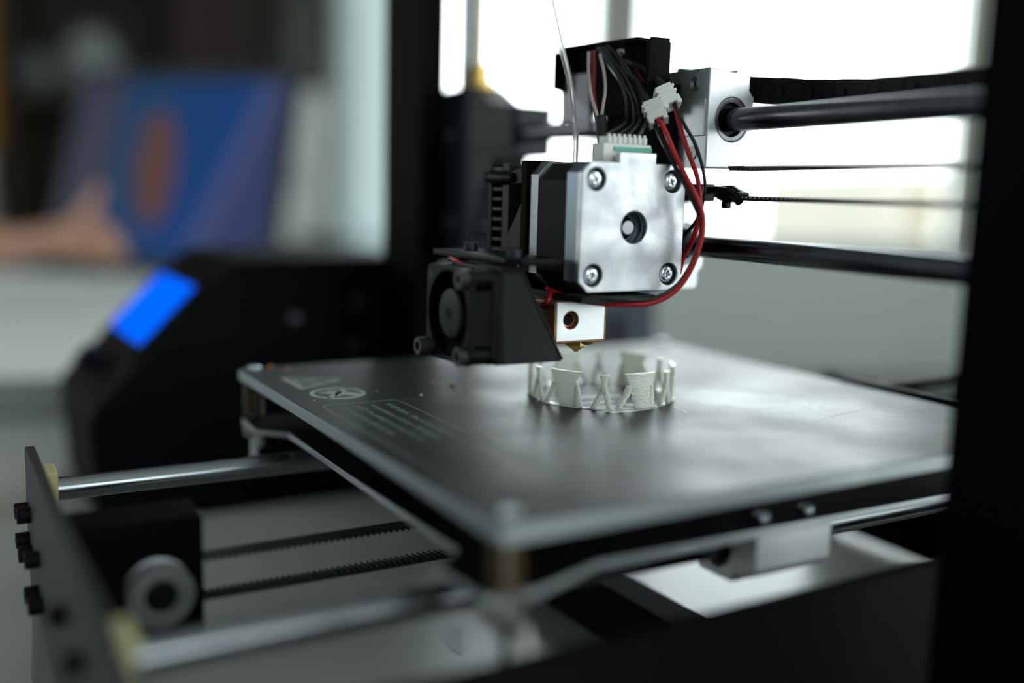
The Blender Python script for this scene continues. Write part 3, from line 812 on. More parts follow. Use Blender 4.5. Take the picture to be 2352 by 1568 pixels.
# cable chain
CC = thing('cable_chain', 'black segmented cable chain behind the upper guide rod', 'cable chain', (40, 66, 45))
def chz(x):
    pts = [(-60, 57.5), (-15, 49.8), (14, 46.5), (41, 45.0), (84, 45.2), (130, 47.5), (200, 54)]
    for (a, b), (c, d) in zip(pts, pts[1:]):
        if x <= c: return b + (d - b) * (x - a) / (c - a)
    return 54
for i in range(17):
    x = -58 + i * 14.0; zc = chz(x + 7); sl = math.atan2(chz(x + 14) - chz(x), 14)
    def T(a, b, c_, x=x, zc=zc, sl=sl):
        return (x + 7 + (a) * math.cos(sl) - c_ * math.sin(sl), b, zc + a * math.sin(sl) + c_ * math.cos(sl))
    mb = MB()
    for yy in (60, 74): mb.box(-6.6, 7.4, yy, yy + 1.6, -4.6, 4.6, T)
    mb.box(-6.3, 1.8, 61.6, 74, 3.8, 4.8, T); mb.box(-6.3, 1.8, 61.6, 74, -4.8, -3.8, T)
    l = obj('link', mb, BLACKP, CC, bevel=0.3)
    obj('link_pin', MB().rings([(T(-3.4, 59.5, 0), 1.9), (T(-3.4, 60, 0), 1.9)], 14), BLACKP, l)
obj('wire_bundle', MB().tube([(x, 68, chz(x)) for x in range(-60, 190, 25)], 2.2), REDD, CC)

# ------------------------------------------------------------------ heated bed
B = thing('heated_bed', 'square dark heated bed plate on springs with printed warning marks', 'heated bed', (-29, 16, -86))
bx0, bx1, by0, by1 = -139, 81, -94, 126
obj('bed_plate', plate([rrect(bx0, bx1, by0, by1, 3)], 'Z', -68.2, -64.25, 0.3), ALUE, B, label='bare aluminium plate edge under the dark surface')
obj('build_surface', plate([rrect(bx0 + 0.5, bx1 - 0.5, by0 + 0.5, by1 - 0.5, 3)], 'Z', -64.25, -64.0, 0.0), BEDM, B, smooth=False, label='worn dark build surface with scratches')
cps = []
def sym(dx, dy):
    return (-29 + dx, 16 + dy)
quad = [(95, 0), (95, -72), (104, -96), (103, -110), (82, -111), (72, -101), (0, -101)]
pts = [sym(dx, dy) for dx, dy in quad] + [sym(-dx, dy) for dx, dy in quad[::-1][1:]] + [sym(-dx, -dy) for dx, dy in quad[1:]] + [sym(dx, -dy) for dx, dy in quad[::-1][1:-1]]
hole = rrect(-29 - 60, -29 + 60, 16 - 70, 16 + 70, 8)
obj('carriage_plate', plate([pts, hole], 'Z', -85.5, -83.2, 0.3), mat('carriage_plate_grey', (0.45, 0.48, 0.49), 0.4, 0.5), B)
obj('plate_dark_layer', plate([[(-29 + (x + 29) * 0.996, 16 + (y - 16) * 0.996) for x, y in pts], hole], 'Z', -83.2, -83.0, 0), MATTE, B, smooth=False, label='black layer on the carriage plate that darkens the gap')  # black layer added so the gap under the bed looks dark
cm = mkmesh('corner_screw', screw_mesh('Z', 3.4, 1.8), ZINC)
for x, y in ((bx0 + 6, by0 + 5), (bx1 - 6, by0 + 5), (bx0 + 6, by1 - 5), (bx1 - 6, by1 - 5)):
    inst('corner_screw', cm, (x, y, -64.02), B)
    obj('spring', spring_mb(x, y, -83, -68.2, 3.7, 0.55, 9), SPRINGM, B)
    obj('leveling_bolt', MB().cyl((x, y, -67), (x, y, -100), 1.4, 12), ZINC, B)
    wn_ = MB().rings([((x, y, -85.6), 3), ((x, y, -86.6), 4.6), ((x, y, -91), 3.6), ((x, y, -92), 2.2)], 20)
    for s_ in (-1, 1):
        wn_.prism([(x + s_ * 2.5, -88), (x + s_ * 6, -85.8), (x + s_ * 10, -87.5), (x + s_ * 12, -92.5), (x + s_ * 10.5, -94), (x + s_ * 8.5, -90.5), (x + s_ * 4, -91)], 'Y', y - 0.9, y + 0.9)
    obj('wing_nut', wn_, mat('wing_nut_grey', (0.32, 0.31, 0.28), 0.4, 0.6), B, bevel=0.3)
for x, ys in ((-93, (-30, 60)), (48.5, (15,))):
    for y in ys:
        k = obj('bearing_block', plate([[(x - 17, -85.6), (x - 17, -96), (x - 14, -99), (x - 9, -99), (x - 7, -102.5), (x + 7, -102.5), (x + 9, -99), (x + 14, -99), (x + 17, -96), (x + 17, -85.6)], circle(x, -93.5, 6.4, 28)], 'Y', y - 15, y + 15, 0.3), ALUB, B)
        obj('bearing_sleeve', plate([circle(x, -93.5, 6.3, 28), circle(x, -93.5, 4.4, 28)], 'Y', y - 13.5, y + 13.5, 0.1), BLACKR, k)
        for a in (-12, 12):
            for b in (-9, 9): inst('block_screw', cm2 if 'cm2' in globals() else globals().setdefault('cm2', mkmesh('block_screw', screw_mesh('Z', 2.6, 2.4, 'socket'), ZINC)), (x + a, y + b, -83), B)
rbox('belt_clamp', -38, -18, 10, 34, -101.5, -85.6, BLACKP, B, 0.5)
# markings printed on the bed
Z0 = -63.97
ring_m = plate([circle(-75.7, -74.2, 10.2, 48), circle(-75.7, -74.2, 8.6, 48)], 'Z', Z0 - 0.03, Z0 + 0.03)
hx = plate([[(-84.2, -68.4), (-83.0, -66.6), (-67.6, -79.6), (-68.6, -81.2)]], 'Z', Z0 - 0.03, Z0 + 0.03)
hd = plate([[(-79.5, -79.5), (-78.6, -80.3), (-74.2, -75.6), (-71.5, -77), (-70.5, -75.8), (-73, -73.2), (-68.6, -69.6), (-71.8, -66.6), (-77.5, -71.2), (-81, -76.2), (-80.2, -77), (-77.2, -74.4)]], 'Z', Z0 - 0.03, Z0 + 0.03)
ring_m.add(hx.v, hx.f); ring_m.add(hd.v, hd.f)
obj('prohibition_sign', ring_m, INK, B, smooth=False, label='round no touching sign printed on the bed')
tri = plate([[(-112.4, -84), (-88, -84), (-100.4, -63.5)], [(-110.2, -82.7), (-90.2, -82.7), (-100.35, -65.5)]], 'Z', Z0 - 0.03, Z0 + 0.03)
for k in range(3):
    t_ = MB().tube([(-104.5 + k * 4, -80.5, Z0), (-103.4 + k * 4, -78, Z0), (-105 + k * 4 + 0.6, -75.5, Z0), (-103.8 + k * 4, -73 , Z0)], 0.35, 4, 3)
    t_.v = [(a, b, Z0 + (c - Z0) * 0.1) for a, b, c in t_.v]; tri.add(t_.v, t_.f)
tri.add(*(lambda m_: (m_.v, m_.f))(plate([rrect(-106, -94.5, -81.7, -80.9, 0.2)], 'Z', Z0 - 0.03, Z0 + 0.03)))
obj('hot_surface_sign', tri, INK, B, smooth=False, label='hot surface warning triangle printed on the bed')
fr_ = plate([rrect(-57.8, 60, -87.6, -58.6, 4), rrect(-57.2, 59.4, -87.0, -59.2, 3.5)], 'Z', Z0 - 0.03, Z0 + 0.03)
obj('notice_border', fr_, INKG, B, smooth=False, label='thin rounded border printed around the warning text')
for i, tx in enumerate(('WARNING: The surface may reach high', 'temperatures of over 100 degrees', 'while the printer is in use. Do not', 'touch until the plate is cool.')):
    obj('notice_text', text_mb(tx, 3.9, -53.0, -66.0 - i * 5.3, Z0), INKG, B, smooth=False)
# pale square tape marks under the print
mk = MB()
for pl_ in ([(-12.6, -1.2), (-9.6, 10), (-6.8, 10.2), (-7.4, 0.2)], [(-9.6, 10), (-9.8, 21), (-8.2, 20.6), (-6.8, 10.2)], [(-20, -6), (-16.5, -6), (-14.5, 8), (-18.5, 8)], [(-19, 12), (-14.5, 12), (-13, 22), (-17.5, 24)], [(-28, -4), (-24.5, -4), (-22, 12), (-26, 12)], [(-38, 4), (-33, 2), (-29, 20), (-34, 22)]):
    q = plate([pl_], 'Z', Z0 - 0.03, Z0 + 0.03); mk.add(q.v, q.f)
obj('tape_marks', mk, mat('pale_tape_mark', (0.55, 0.58, 0.57), 0.55), B, smooth=False, label='pale square marks on the bed under the print')
# scratches worn into the surface: thin flat ribbons
def ribbon(pts, w_):
    P = spline([(x, y, 0) for x, y in pts], 8); mb = MB(); n = len(P)
    for i, p in enumerate(P):
        t = (P[min(i + 1, n - 1)] - P[max(i - 1, 0)]).normalized(); q = Vector((-t.y, t.x, 0)) * w_ * math.sin(math.pi * (i + .5) / n)
        mb.v += [(p.x - q.x, p.y - q.y, Z0), (p.x + q.x, p.y + q.y, Z0)]
    mb.f = [(2 * i, 2 * i + 1, 2 * i + 3, 2 * i + 2) for i in range(n - 1)]
    return mb
SCD = mat('dark_scratch', (0.01, 0.01, 0.011), 0.4); SCP = mat('pale_scratch', (0.42, 0.43, 0.42), 0.5)
for pts_, w_, m_, lb_ in (([(-6, 71), (2, 74), (10, 73), (18, 70), (25, 67.4)], .28, SCD, 'dark scratch'), ([(-10.5, 28.8), (-6, 27), (-1, 26.5), (3, 24.6)], .4, SCD, 'dark scratch'),
                     ([(-14, 58), (-4, 66), (2, 74), (-4, 80), (-12, 76)], .14, SCP, 'pale scratch'), ([(6, 48), (9, 60), (6, 70), (-2, 74)], .14, SCP, 'pale scratch'),
                     ([(20, 66), (12, 74), (4, 84), (-8, 98), (-20, 108)], .16, SCP, 'pale scratch'), ([(24, 68), (14, 78), (6, 90), (-4, 106)], .12, SCP, 'pale scratch'),
                     ([(26, 88), (30, 104), (33, 118)], .2, SCP, 'pale scratch'), ([(34, 84), (39, 98), (44, 112)], .2, SCP, 'pale scratch'), ([(30, 60), (26, 76), (24, 94)], .16, SCP, 'pale scratch'),
                     ([(-60, -60.5), (-54, -52), (-46, -42)], .1, SCP, 'pale scratch'), ([(-30, -30), (-22, -33), (-14, -38)], .14, SCP, 'pale scratch')):
    obj('scratch', ribbon(pts_, w_), m_, B, smooth=False, label=lb_)
chip = plate([[(-78.8, -27.8), (-74.1, -21.3), (-53.4, -32.2), (-59, -34), (-69.2, -32.2)]], 'Z', ZD, ZD + 0.4)
tag(obj('paper_scrap', chip, mat('white_paper', (0.7, 0.7, 0.72), 0.7), smooth=False), 'small white paper scrap on the desk below the front belt run', 'paper scrap')
# filament crumbs on the bed
AMB = mat('amber_crumb', (0.6, 0.28, 0.06), 0.4)
for x, y, r, m_, lb_ in ((-80, -34, .8, AMB, 'amber crumb on the bed, left one of the pair beside the fan'), (-74, -28.5, .9, AMB, 'amber crumb on the bed, right one of the pair beside the fan'),
                    (-135.5, -81, 1.0, AMB, 'amber crumb next to the corner screw at the far corner of the bed'), (-129, -76, 0.8, AMB, 'second amber crumb from the far corner screw of the bed'),
                    (-73, -60, 0.35, PRINTM, 'tiny pale crumb just behind the round no touching sign'), (-60, -48, 0.6, PRINTM, 'pale crumb between the warning text and the amber crumbs'),
                    (-88, -55, .4, AMB, 'smallest amber crumb, behind the round sign on the bed'), (-66, -26, .5, PRINTM, 'pale crumb below the fan, to the right of the amber pair'),
                    (-66, -86.5, .3, PRINTM, 'tiny pale crumb between the round sign and the bed edge')):
    mb = MB(); mb.rings([((x, y, -64), r * 0.8), ((x + .1, y, -64 + r * 0.5), r), ((x, y + .1, -64 + r * 1.1), r * 0.5)], 7)
    tag(obj('filament_crumb', mb, m_), lb_, 'crumb', 'crumbs on the bed')

# ------------------------------------------------------------------ printed ring
def ring_print():
    cx, cy, R0_, zb, H, th = -36.0, 15.0, 26.5, -63.95, 12.6, 1.7
    t = thing('printed_ring', 'crown-like ring of clear filament being printed on the bed', '3D print', (cx, cy, zb))
    obj('brim', plate([circle(cx, cy, R0_ + 1.1, 96), circle(cx, cy, R0_ - 1.4, 96)], 'Z', zb, zb + 0.3), RAFTM, t, label='thin clear brim', angle=60)
    per = 2 * math.pi * R0_ / 6
    def pillar(name, strips, s_off):
        """strips: lists of (s_left, s_right) at rising heights z; each strip bent around the ring, with rough printed surface"""
        mb = MB()
        for st in strips:
            zz = [q[0] for q in st]; nz_ = 44
            cols = 9; base = len(mb.v); rows = []
            z_lo, z_hi = zz[0], zz[-1]
            for i in range(nz_ + 1):
                z = z_lo + (z_hi - z_lo) * i / nz_
                for a, b in zip(st, st[1:]):
                    if z <= b[0] + 1e-6:
                        f = (z - a[0]) / (b[0] - a[0]); l = a[1] + (b[1] - a[1]) * f; r = a[2] + (b[2] - a[2]) * f; break
                jl = 0.22 * (noise.noise(Vector((z * 2.3, s_off + l, 3))) ) + (0.10 if i % 2 else -0.10)
                jr = 0.22 * (noise.noise(Vector((z * 2.1, s_off + r, 9))) ) + (0.10 if i % 2 else -0.10)
                for side in (0, 1):
                    for k in range(cols + 1):
                        s = l + jl + (r - jr - l - jl) * k / cols
                        edge = 1 - 0.45 * abs(2 * k / cols - 1) ** 3
                        nn = 0.3 * noise.noise(Vector((s * 1.5 + s_off, z * 3.0, side * 7))) + 0.22 * noise.noise(Vector((s * 4.5 + s_off, z * 5.0, side * 7 + 3)))
                        rr = R0_ + (th / 2 * edge + nn + (0.1 if i % 2 else -0.1)) * (1 if side else -1)
                        a_ = (s + s_off) / R0_
                        mb.v.append((cx + rr * math.cos(a_), cy + rr * math.sin(a_), zb + 0.25 + z))
            W = 2 * (cols + 1)
            for i in range(nz_):
                for k in range(cols):
                    a = base + i * W + k
                    mb.f.append((a, a + 1, a + W + 1, a + W))
                    a += cols + 1
                    mb.f.append((a, a + W, a + W + 1, a + 1))
                for k in (0, cols):
                    a = base + i * W + k; b = a + cols + 1
                    mb.f.append((a, b, b + W, a + W))
            for i in (0, nz_):
                for k in range(cols):
                    a = base + i * W + k; b = a + cols + 1
                    mb.f.append((a, a + 1, b + 1, b))
        return obj(name, mb, PRINTM, t, angle=80)
    a_front = math.radians(-33)      # arc position of the Y strut nearest the camera
    for i in range(6):
        s0 = a_front * R0_ + per * i
        hj = random.uniform(-0.5, 0.5)
        # Y strut: stem with two legs
        pillar('strut', [[(0, -4.6, -2.6), (6.2, -1.6, 0.4), (7.0, -1.5, 0.6)],
                         [(0, 1.4, 3.4), (6.2, -0.6, 1.5), (7.0, -1.4, 1.3)],
                         [(6.0, -1.5, 1.4), (8.5, -1.1, 1.1), (10.5, -1.3, 1.2), (H - 0.6 + hj * 0.3, -1.8, 1.8)]], s0)
        # solid panel leaning over, with a side leg joining it at each side
        s1 = s0 + per * 0.5
        pillar('panel', [[(0, -2.2, 5.2), (4, -3.4, 4.6), (9, -5.0, 4.4), (H - 1.0, -6.2, 5.2), (H + hj * 0.4, -6.8, 6.2)],
                         [(0, 2.4, 6.4), (5, 3.6, 5.6), (8, 3.6, 5.0)],
                         [(0, -9.6, -7.6), (5.5, -6.6, -4.2), (8.2, -5.8, -3.6)]], s1)
ring_print()
# ------------------------------------------------------------------ print head (slides along the guide rods)
H = thing('print_head', 'print head with square silver motor, wiring, black fan duct and hot nozzle', 'print head', (-20, 0, -45))
def mv(mb, dx=0, dy=0, dz=0): mb.v = [(a + dx, b + dy, c + dz) for a, b, c in mb.v]; return mb
# stepper motor: end cap facing the camera, laminated body, front flange
out = chamfer(21.1, 3.6)
holes = [circle(u, v, 3.75, 32) for u in (-15.5, 15.5) for v in (-15.5, 15.5)]
tabbed = [(-17.5, -21.1), (17.5, -21.1), (21.1, -17.5), (21.1, 17.5), (17.5, 21.1), (8.2, 21.1), (8.2, 24.4), (-6.6, 24.4), (-6.6, 21.1), (-17.5, 21.1), (-21.1, 17.5), (-21.1, -17.5)]
cap = plate([tabbed] + holes + [circle(0.2, 0.1, 5.3, 40)], 'X', -2.6, 0, 0.35, 2)
capb = plate([out, circle(0, 0, 5.3, 40)], 'X', -8.8, -2.4, 0.25, 1)
M_ = obj('motor', cap, ALU, H, label='silver square motor cap with four screws')
obj('motor_cap_side', capb, ALUSHADE, M_, label='side of the cap with a bluish reflection in its colour')
lam = MB().prism(chamfer(20.9, 5.6), 'X', -26.6, -8.6)
for x in [-9.5 - k * 0.9 for k in range(19)]: pass
obj('motor_laminations', lam, mat('black_laminations', (0.004, 0.0055, 0.0075), 0.5, spec=0.1, bump=(700, 0.4, 0.12, (6, 0.3, 0.3))), M_, bevel=0.6)
obj('motor_flange', plate([chamfer(21.0, 4.2)], 'X', -32.2, -26.5, 0.3), FLANGEM, M_)
sm_ = mkmesh('screw', screw_mesh('X', 2.95, 2.0), ZINC)
for u in (-15.5, 15.5):
    for v in (-15.5, 15.5):
        s_ = inst('screw', sm_, (-2.35, u, v), M_)
        s_.rotation_euler = (random.uniform(0, 1.5), 0, 0)
wm_ = mkmesh('screw_recess_shade', MB().rings([((-2.42, 0, 0), 3.7), ((-2.3, 0, 0), 3.7), ((-2.28, 0, 0), 3.3)], 28), mat('recess_shadow_black', (0.03, 0.03, 0.032), 0.5, 0.5))  # dark rings painted in as the shade inside the screw recesses
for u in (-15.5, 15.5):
    for v in (-15.5, 15.5): inst('recess_shade_ring', wm_, (0, u, v), M_)
obj('shaft', MB().rings([((-7, 0, 0), 2.5), ((-3.2, 0, 0), 2.5), ((-2.9, 0, 0), 2.2)], 28), STEEL, M_)
obj('bearing', MB().rings([((-7.8, 0, 0), 5.3), ((-6.4, 0, 0), 5.3), ((-6.2, 0, 0), 4.9), ((-6.2, 0, 0), 3.6), ((-6.6, 0, 0), 3.4), ((-6.6, 0, 0), 2.4)], 36), ALUD, M_)
obj('bearing_seal', MB().rings([((-6.7, 0, 0), 4.3), ((-6.1, 0, 0), 4.2), ((-6.0, 0, 0), 3.2)], 32), BLACKP, M_)
# motor connector behind the tab
cn = obj('motor_connector', MB().box(-10.5, -4.5, -10.2, 9.4, 20.6, 27.2), WHITEP, H, bevel=0.4, label='white wire connector on top of the motor')
obj('green_insert', MB().box(-4.5, -4.0, -6.0, 9.2, 24.9, 26.3), TEAL, cn)
pl_ = MB()
pl_.box(-9.6, -5.2, -8.6, 8.0, 27.2, 29.6)
for k in range(8): pl_.box(-5.4, -4.7, -8.2 + k * 2.05, -7.2 + k * 2.05, 27.4, 30.4)
obj('plug', pl_, WHITEP, cn, bevel=0.15)
# plates and bracket
obj('mount_plate', plate([[(-40, -24.4), (2, -24.4), (2, -22.2), (-40, -22.2)]], 'Y', -21, 9, 0.3), BLACKG, H)
rbox('extruder_plate', -36.5, -32.2, -22, 33, -24.4, 21.5, BLACK, H, 0.5)
rbox('blue_plate', -33.6, -32.2, -21.6, -16, -16, 14, BLUES, H, 0.2)
obj('back_plate', plate([[(-62, -22), (-20, -22), (-20, 50), (-62, 50)]], 'Y', 30.4, 33.4, 0.4), MATTE, H)
# cable bracket
br = obj('cable_bracket', plate([[(-84, 57.5), (-80, 50), (-62, 40), (-20.5, 40), (-20.5, 63.8), (-22, 65.6), (-28, 66), (-52, 68), (-60, 67.6), (-76, 68.5), (-83, 68)], [(-52.3, 64.6), (-49.3, 60.4), (-46.2, 59.6), (-46.2, 64.3)]], 'Y', 26.4, 28.4, 0.3), MATTE, H)
tb = MB().prism([(-80, 66.2), (-58, 65.2), (-26, 64.2), (-26, 65.6), (-58, 66.8), (-80, 67.6)], 'Y', 18, 27)
obj('bracket_top', tb, MATTE, br, bevel=0.4)
obj('bracket_side', plate([[(18.5, 43), (27.5, 43), (27.5, 65.4), (20, 65.2), (18.5, 63.4)]], 'X', -21.8, -20.0, 0.3), MATTE, br)
obj('bracket_side', plate([[(19, 51.5), (27, 50), (27, 67.5), (19, 66)]], 'X', -83.5, -81.8, 0.3), BLACK, br)
obj('grey_flap', plate([[(-86, 57), (-66, 57), (-64, 34.5), (-70, 37), (-78, 38.5), (-82.5, 39.4), (-85.6, 37.4), (-85, 42)]], 'Y', 24.6, 26, 0.2), GREYT, br, label='grey translucent plastic flap')
# wires from the bracket down to the motor connector
def wire(nm, pts, r, m_, lab=None): return obj(nm, MB().tube(pts, r, 10, 7), m_, H, label=lab)
ribs = [[(-46.5, 14.5, 63.6), (-40.7, 16.5, 57.0), (-32.5, 16.4, 49.5), (-23.8, 12.7, 41.2), (-14.5, 5, 34.6), (-8.5, -6.6, 30)],
        [(-46.0, 15.4, 63.6), (-40.1, 17.6, 57.1), (-31.9, 17.4, 49.5), (-22.8, 14.7, 42.0), (-14.0, 8.1, 34.6), (-7.8, -2.5, 30)],
        [(-45.4, 16.6, 64.0), (-39.6, 18.6, 57.9), (-31.3, 18.7, 50.3), (-21.9, 16.0, 41.3), (-13.4, 10.6, 35.6), (-7.4, 1.6, 30)],
        [(-44.7, 18.0, 64.5), (-38.6, 20.7, 58.7), (-30.4, 20.5, 51.2), (-21.0, 17.8, 42.1), (-12.2, 12.7, 35.7), (-7.2, 5.7, 30)]]
RIBM = mat('black_ribbed_wire', (0.01, 0.011, 0.012), 0.2, spec=0.7)
for k, p in enumerate(ribs): wire('motor_wire', p, 0.75, RIBM)
wire('heater_wire', [(-45.2, 10.2, 61.5), (-40.7, 7.5, 53.3), (-34.0, 4.4, 45.0), (-28.8, 3.4, 38.6), (-26.1, 2.8, 34.8)], 0.62, WHTW, 'pale wire')
wire('heater_wire', [(-41.3, 12.5, 60.6), (-36.2, 11.2, 53.2), (-31.7, 8.7, 46.6), (-28.0, 5.3, 40.2), (-25.8, 3.3, 34.8)], 0.62, WHTW, 'pale wire')
wire('heater_wire', [(-44.4, 11.6, 61.9), (-41.6, 10.3, 55.1), (-36.5, 6.8, 46.8), (-30.9, 4.3, 40.3), (-27.1, 3.1, 34.8)], 0.95, REDD, 'dark red wire')
wire('heater_wire', [(-46, 12.6, 62), (-42.6, 11.3, 55.1), (-37.5, 7.8, 46.8), (-31.9, 5.3, 40.3), (-27.4, 3.4, 34.8)], 0.85, REDD, 'dark red wire')
obj('wire_sleeve', MB().tube([(-27.0, 4.0, 37.1), (-24.5, 2.9, 32.5), (-22.0, 1.9, 27.9), (-20.0, 1.7, 21.4)], 1.9, 12, 6), BLACKR, H)
wire('fan_wire', [(-44.4, 23.8, 62.7), (-41.2, 24.2, 58.5), (-37.8, 24.7, 54.4), (-34.9, 24.7, 51.0)], 0.7, REDD, 'dark red wire')
wire('fan_wire', [(-42.7, 24.5, 60.3), (-37.6, 24.6, 58.3), (-33.0, 24.0, 54.2), (-28, 23, 50)], 0.6, REDD, 'dark red wire')
obj('wire_sleeve', MB().tube([(-41.1, 24.5, 59.3), (-31.3, 24.2, 56.1), (-21.9, 22.6, 51.5), (-13.5, 21.6, 47.5)], 1.3, 12, 6), BLACKR, H)
obj('wire_sleeve', MB().tube([(-41.1, 23, 57.3), (-31.3, 21.5, 52.1), (-21.9, 18.6, 45.5), (-12.5, 16.2, 41)], 1.3, 12, 6), BLACKR, H)
# white plug connectors
def connector(c, ax, up):
    ax = Vector(ax).normalized(); up = Vector(up); up = (up - ax * up.dot(ax)).normalized(); sd = ax.cross(up)
    def T(a, b, c_): return tuple(Vector(c) + ax * a + sd * b + up * c_)
    mb = MB().box(-4.2, 1.2, -2.9, 2.9, -2.3, 2.3, T)
    mb.box(1.0, 3.0, -3.4, 3.4, -2.8, 2.6, T)
    mb.box(2.6, 4.2, -3.3, -1.6, -2.8, 2.6, T); mb.box(2.6, 4.2, 1.6, 3.3, -2.8, 2.6, T); mb.box(2.6, 4.2, -3.3, 3.3, -2.8, -1.4, T)
    for k in range(2): mb.box(-3.2 + k * 1.9, -2.2 + k * 1.9, -3.6, 3.6, -2.6, 2.6, T)
    o = obj('plug_connector', mb, WHITEP, H, bevel=0.25, label='small white plug with two wires')
    s = MB()
    for b in (-1, 1): s.box(2.95, 3.1, b - 0.55, b + 0.55, -0.6, 0.9, T)
    obj('socket', s, BLACKR, o, smooth=False)
connector((-11.4, 20.4, 44.0), (0.5, 0.22, -0.8), (0.8, -0.45, 0.4))
connector((-10.4, 14.6, 38.6), (0.5, 0.12, -0.85), (0.75, -0.6, 0.35))
wire('fan_wire', [(-8.2, 14.6, 36.4), (-4.7, 14.8, 32.4), (1.1, 14.5, 25.1), (6.6, 15.5, 17.3), (8.6, 18.9, 10.3), (9.0, 21.7, 3.9), (8.9, 21.5, -3.3), (7.9, 19.2, -12.1), (6.0, 15.0, -19.7), (3.3, 7.9, -24.4), (-0.2, -2.0, -25.4), (-5.3, -12.8, -24.8), (-11.5, -18.7, -23.2), (-17.5, -21.6, -21.4)], 0.92, REDW, 'bright red wire')
wire('fan_wire', [(-9.2, 22.3, 41.8), (-7.4, 23.0, 35.1), (-2.5, 22.9, 26.9), (2.2, 23.7, 18.2), (3.5, 24.6, 11.0), (2.5, 25.5, 3.6), (-0.3, 25.6, -4.0), (-4.1, 25.5, -9.6), (-6, 25, -16)], 0.85, REDW, 'bright red wire')
wire('fan_wire', [(-9.2, 21.8, 42.2), (-5.0, 23.2, 35.0), (-0.2, 24.4, 28.4), (3.5, 25.4, 19.7), (4.1, 26.0, 12.5), (0.5, 26.8, 3.5), (-5.8, 26.8, -2.6), (-10, 26.5, -8)], 0.62, BLKW, 'black wire')
wire('fan_wire', [(-9.6, 13.6, 36.0), (-6.8, 14.1, 31.0), (-0.9, 14.3, 23.7), (4.6, 15.9, 16.0), (6.9, 19.5, 8.3), (7.4, 22.4, 2.4), (7.0, 22.2, -4.2), (6.2, 20.2, -11.5), (5.0, 15.8, -18.6), (3.4, 8.5, -22.8), (3.0, 2, -23.5), (2.7, -6, -23.1), (1.2, -14, -22.5), (-7, -20.8, -22.2)], 0.72, BLKW, 'black wire')
wire('fan_wire', [(-18.0, -21.4, -21.0), (-14.9, -22.4, -21.7), (-11.5, -24.5, -22.9), (-11.0, -25.8, -24.8), (-15.6, -25.2, -26.6), (-20, -24, -27)], 0.8, REDW, 'bright red wire')
wire('fan_wire', [(-17.5, -21.0, -21.8), (-14.5, -21.8, -22.6), (-11.4, -23.6, -24.1), (-11.6, -24.6, -26.2), (-17, -24, -28)], 0.6, BLKW, 'black wire')
# bearing blocks on the rods
for z, x_ in ((37.7, 0), (-7.3, -22.5)):
    o_ = [(33.5, -17), (50.5, -17), (52.0, -15.5), (52.0, -10.5), (54.3, -8), (54.3, 8), (52.0, 10.5), (52.0, 15.5), (50.5, 17), (46, 17), (45.2, 16.2), (33.5, 17)]
    bb = obj('bearing_block', plate([[(u, v + z) for u, v in o_], circle(44.6, z, 7.6, 36)], 'X', -29 + x_, -5 + x_, 0.5, 2), ALUB, H, label='bead-blasted aluminium bearing block')
    sd = MB().box(-28.2 + x_, -6.2 + x_, 32.9, 33.6, z - 6, z + 6.5)
    obj('block_step', sd, ALUB, bb, bevel=0.2)
    for zz in (z - 12, z + 12):
        hm = MB().rings([((-12.5 + x_, 33.45, zz), 2.5), ((-12.5 + x_, 33.3, zz), 2.4)], 24)
        th_ = MB()
        for k in range(5): th_.torus((-12.5 + x_, 33.2 - 0.0 + 0.03 * k, zz), (0, 1, 0), 2.3 - 0.36 * k, 0.16, 24, 6)
        obj('threaded_hole', hm, mat('hole_grey_metal', (0.07, 0.07, 0.075), 0.4, 0.9), bb); obj('thread', th_, ALUD, bb)
    obj('bearing_sleeve', plate([circle(44.6, z, 7.5, 36), circle(44.6, z, 5.9, 36)], 'X', -28.6 + x_, -5.4 + x_, 0.2), mat('bearing_steel_dark', (0.16, 0.16, 0.17), 0.35, 0.9), bb)
    obj('bearing_seal', plate([circle(44.6, z, 5.9, 36), circle(44.6, z, 4.15, 36)], 'X', -27.5 + x_, -7.5 + x_, 0.2), BLACKR, bb)
    obj('ball_track', MB().torus((-6.4 + x_, 44.6, z), (1, 0, 0), 6.2, 0.5, 36, 8), BLACKP, bb)
# belt clamp with cable tie
bc = obj('belt_clamp', MB().box(-30, -15, 41.5, 47.7, 9.0, 15.5), BLACKP, H, bevel=0.5)
obj('cable_tie', MB().tube([(-20, 41, 12), (-8, 40.8, 13.2), (1, 41, 12.2), (5, 41.2, 9.2)], 1.5, 10, 6), BLACKP, bc)
obj('cable_tie_head', MB().rings([((-9, 43, 12), 1.6), ((-6, 43, 12.2), 2.8), ((-1, 43, 12), 3.0), ((3, 43, 11), 1.8)], 14), BLACKP, bc)
obj('cable_tie_end', MB().box(-4.5, -2, 41, 44, 6.8, 9.6), BLACKP, bc, bevel=0.6)
obj('cable_tie_tail', MB().prism([(-3, 14.6), (4.6, 12.2), (4.4, 11.2), (-3, 11.4)], 'Y', 41, 46), BLACKP, bc, bevel=0.3)
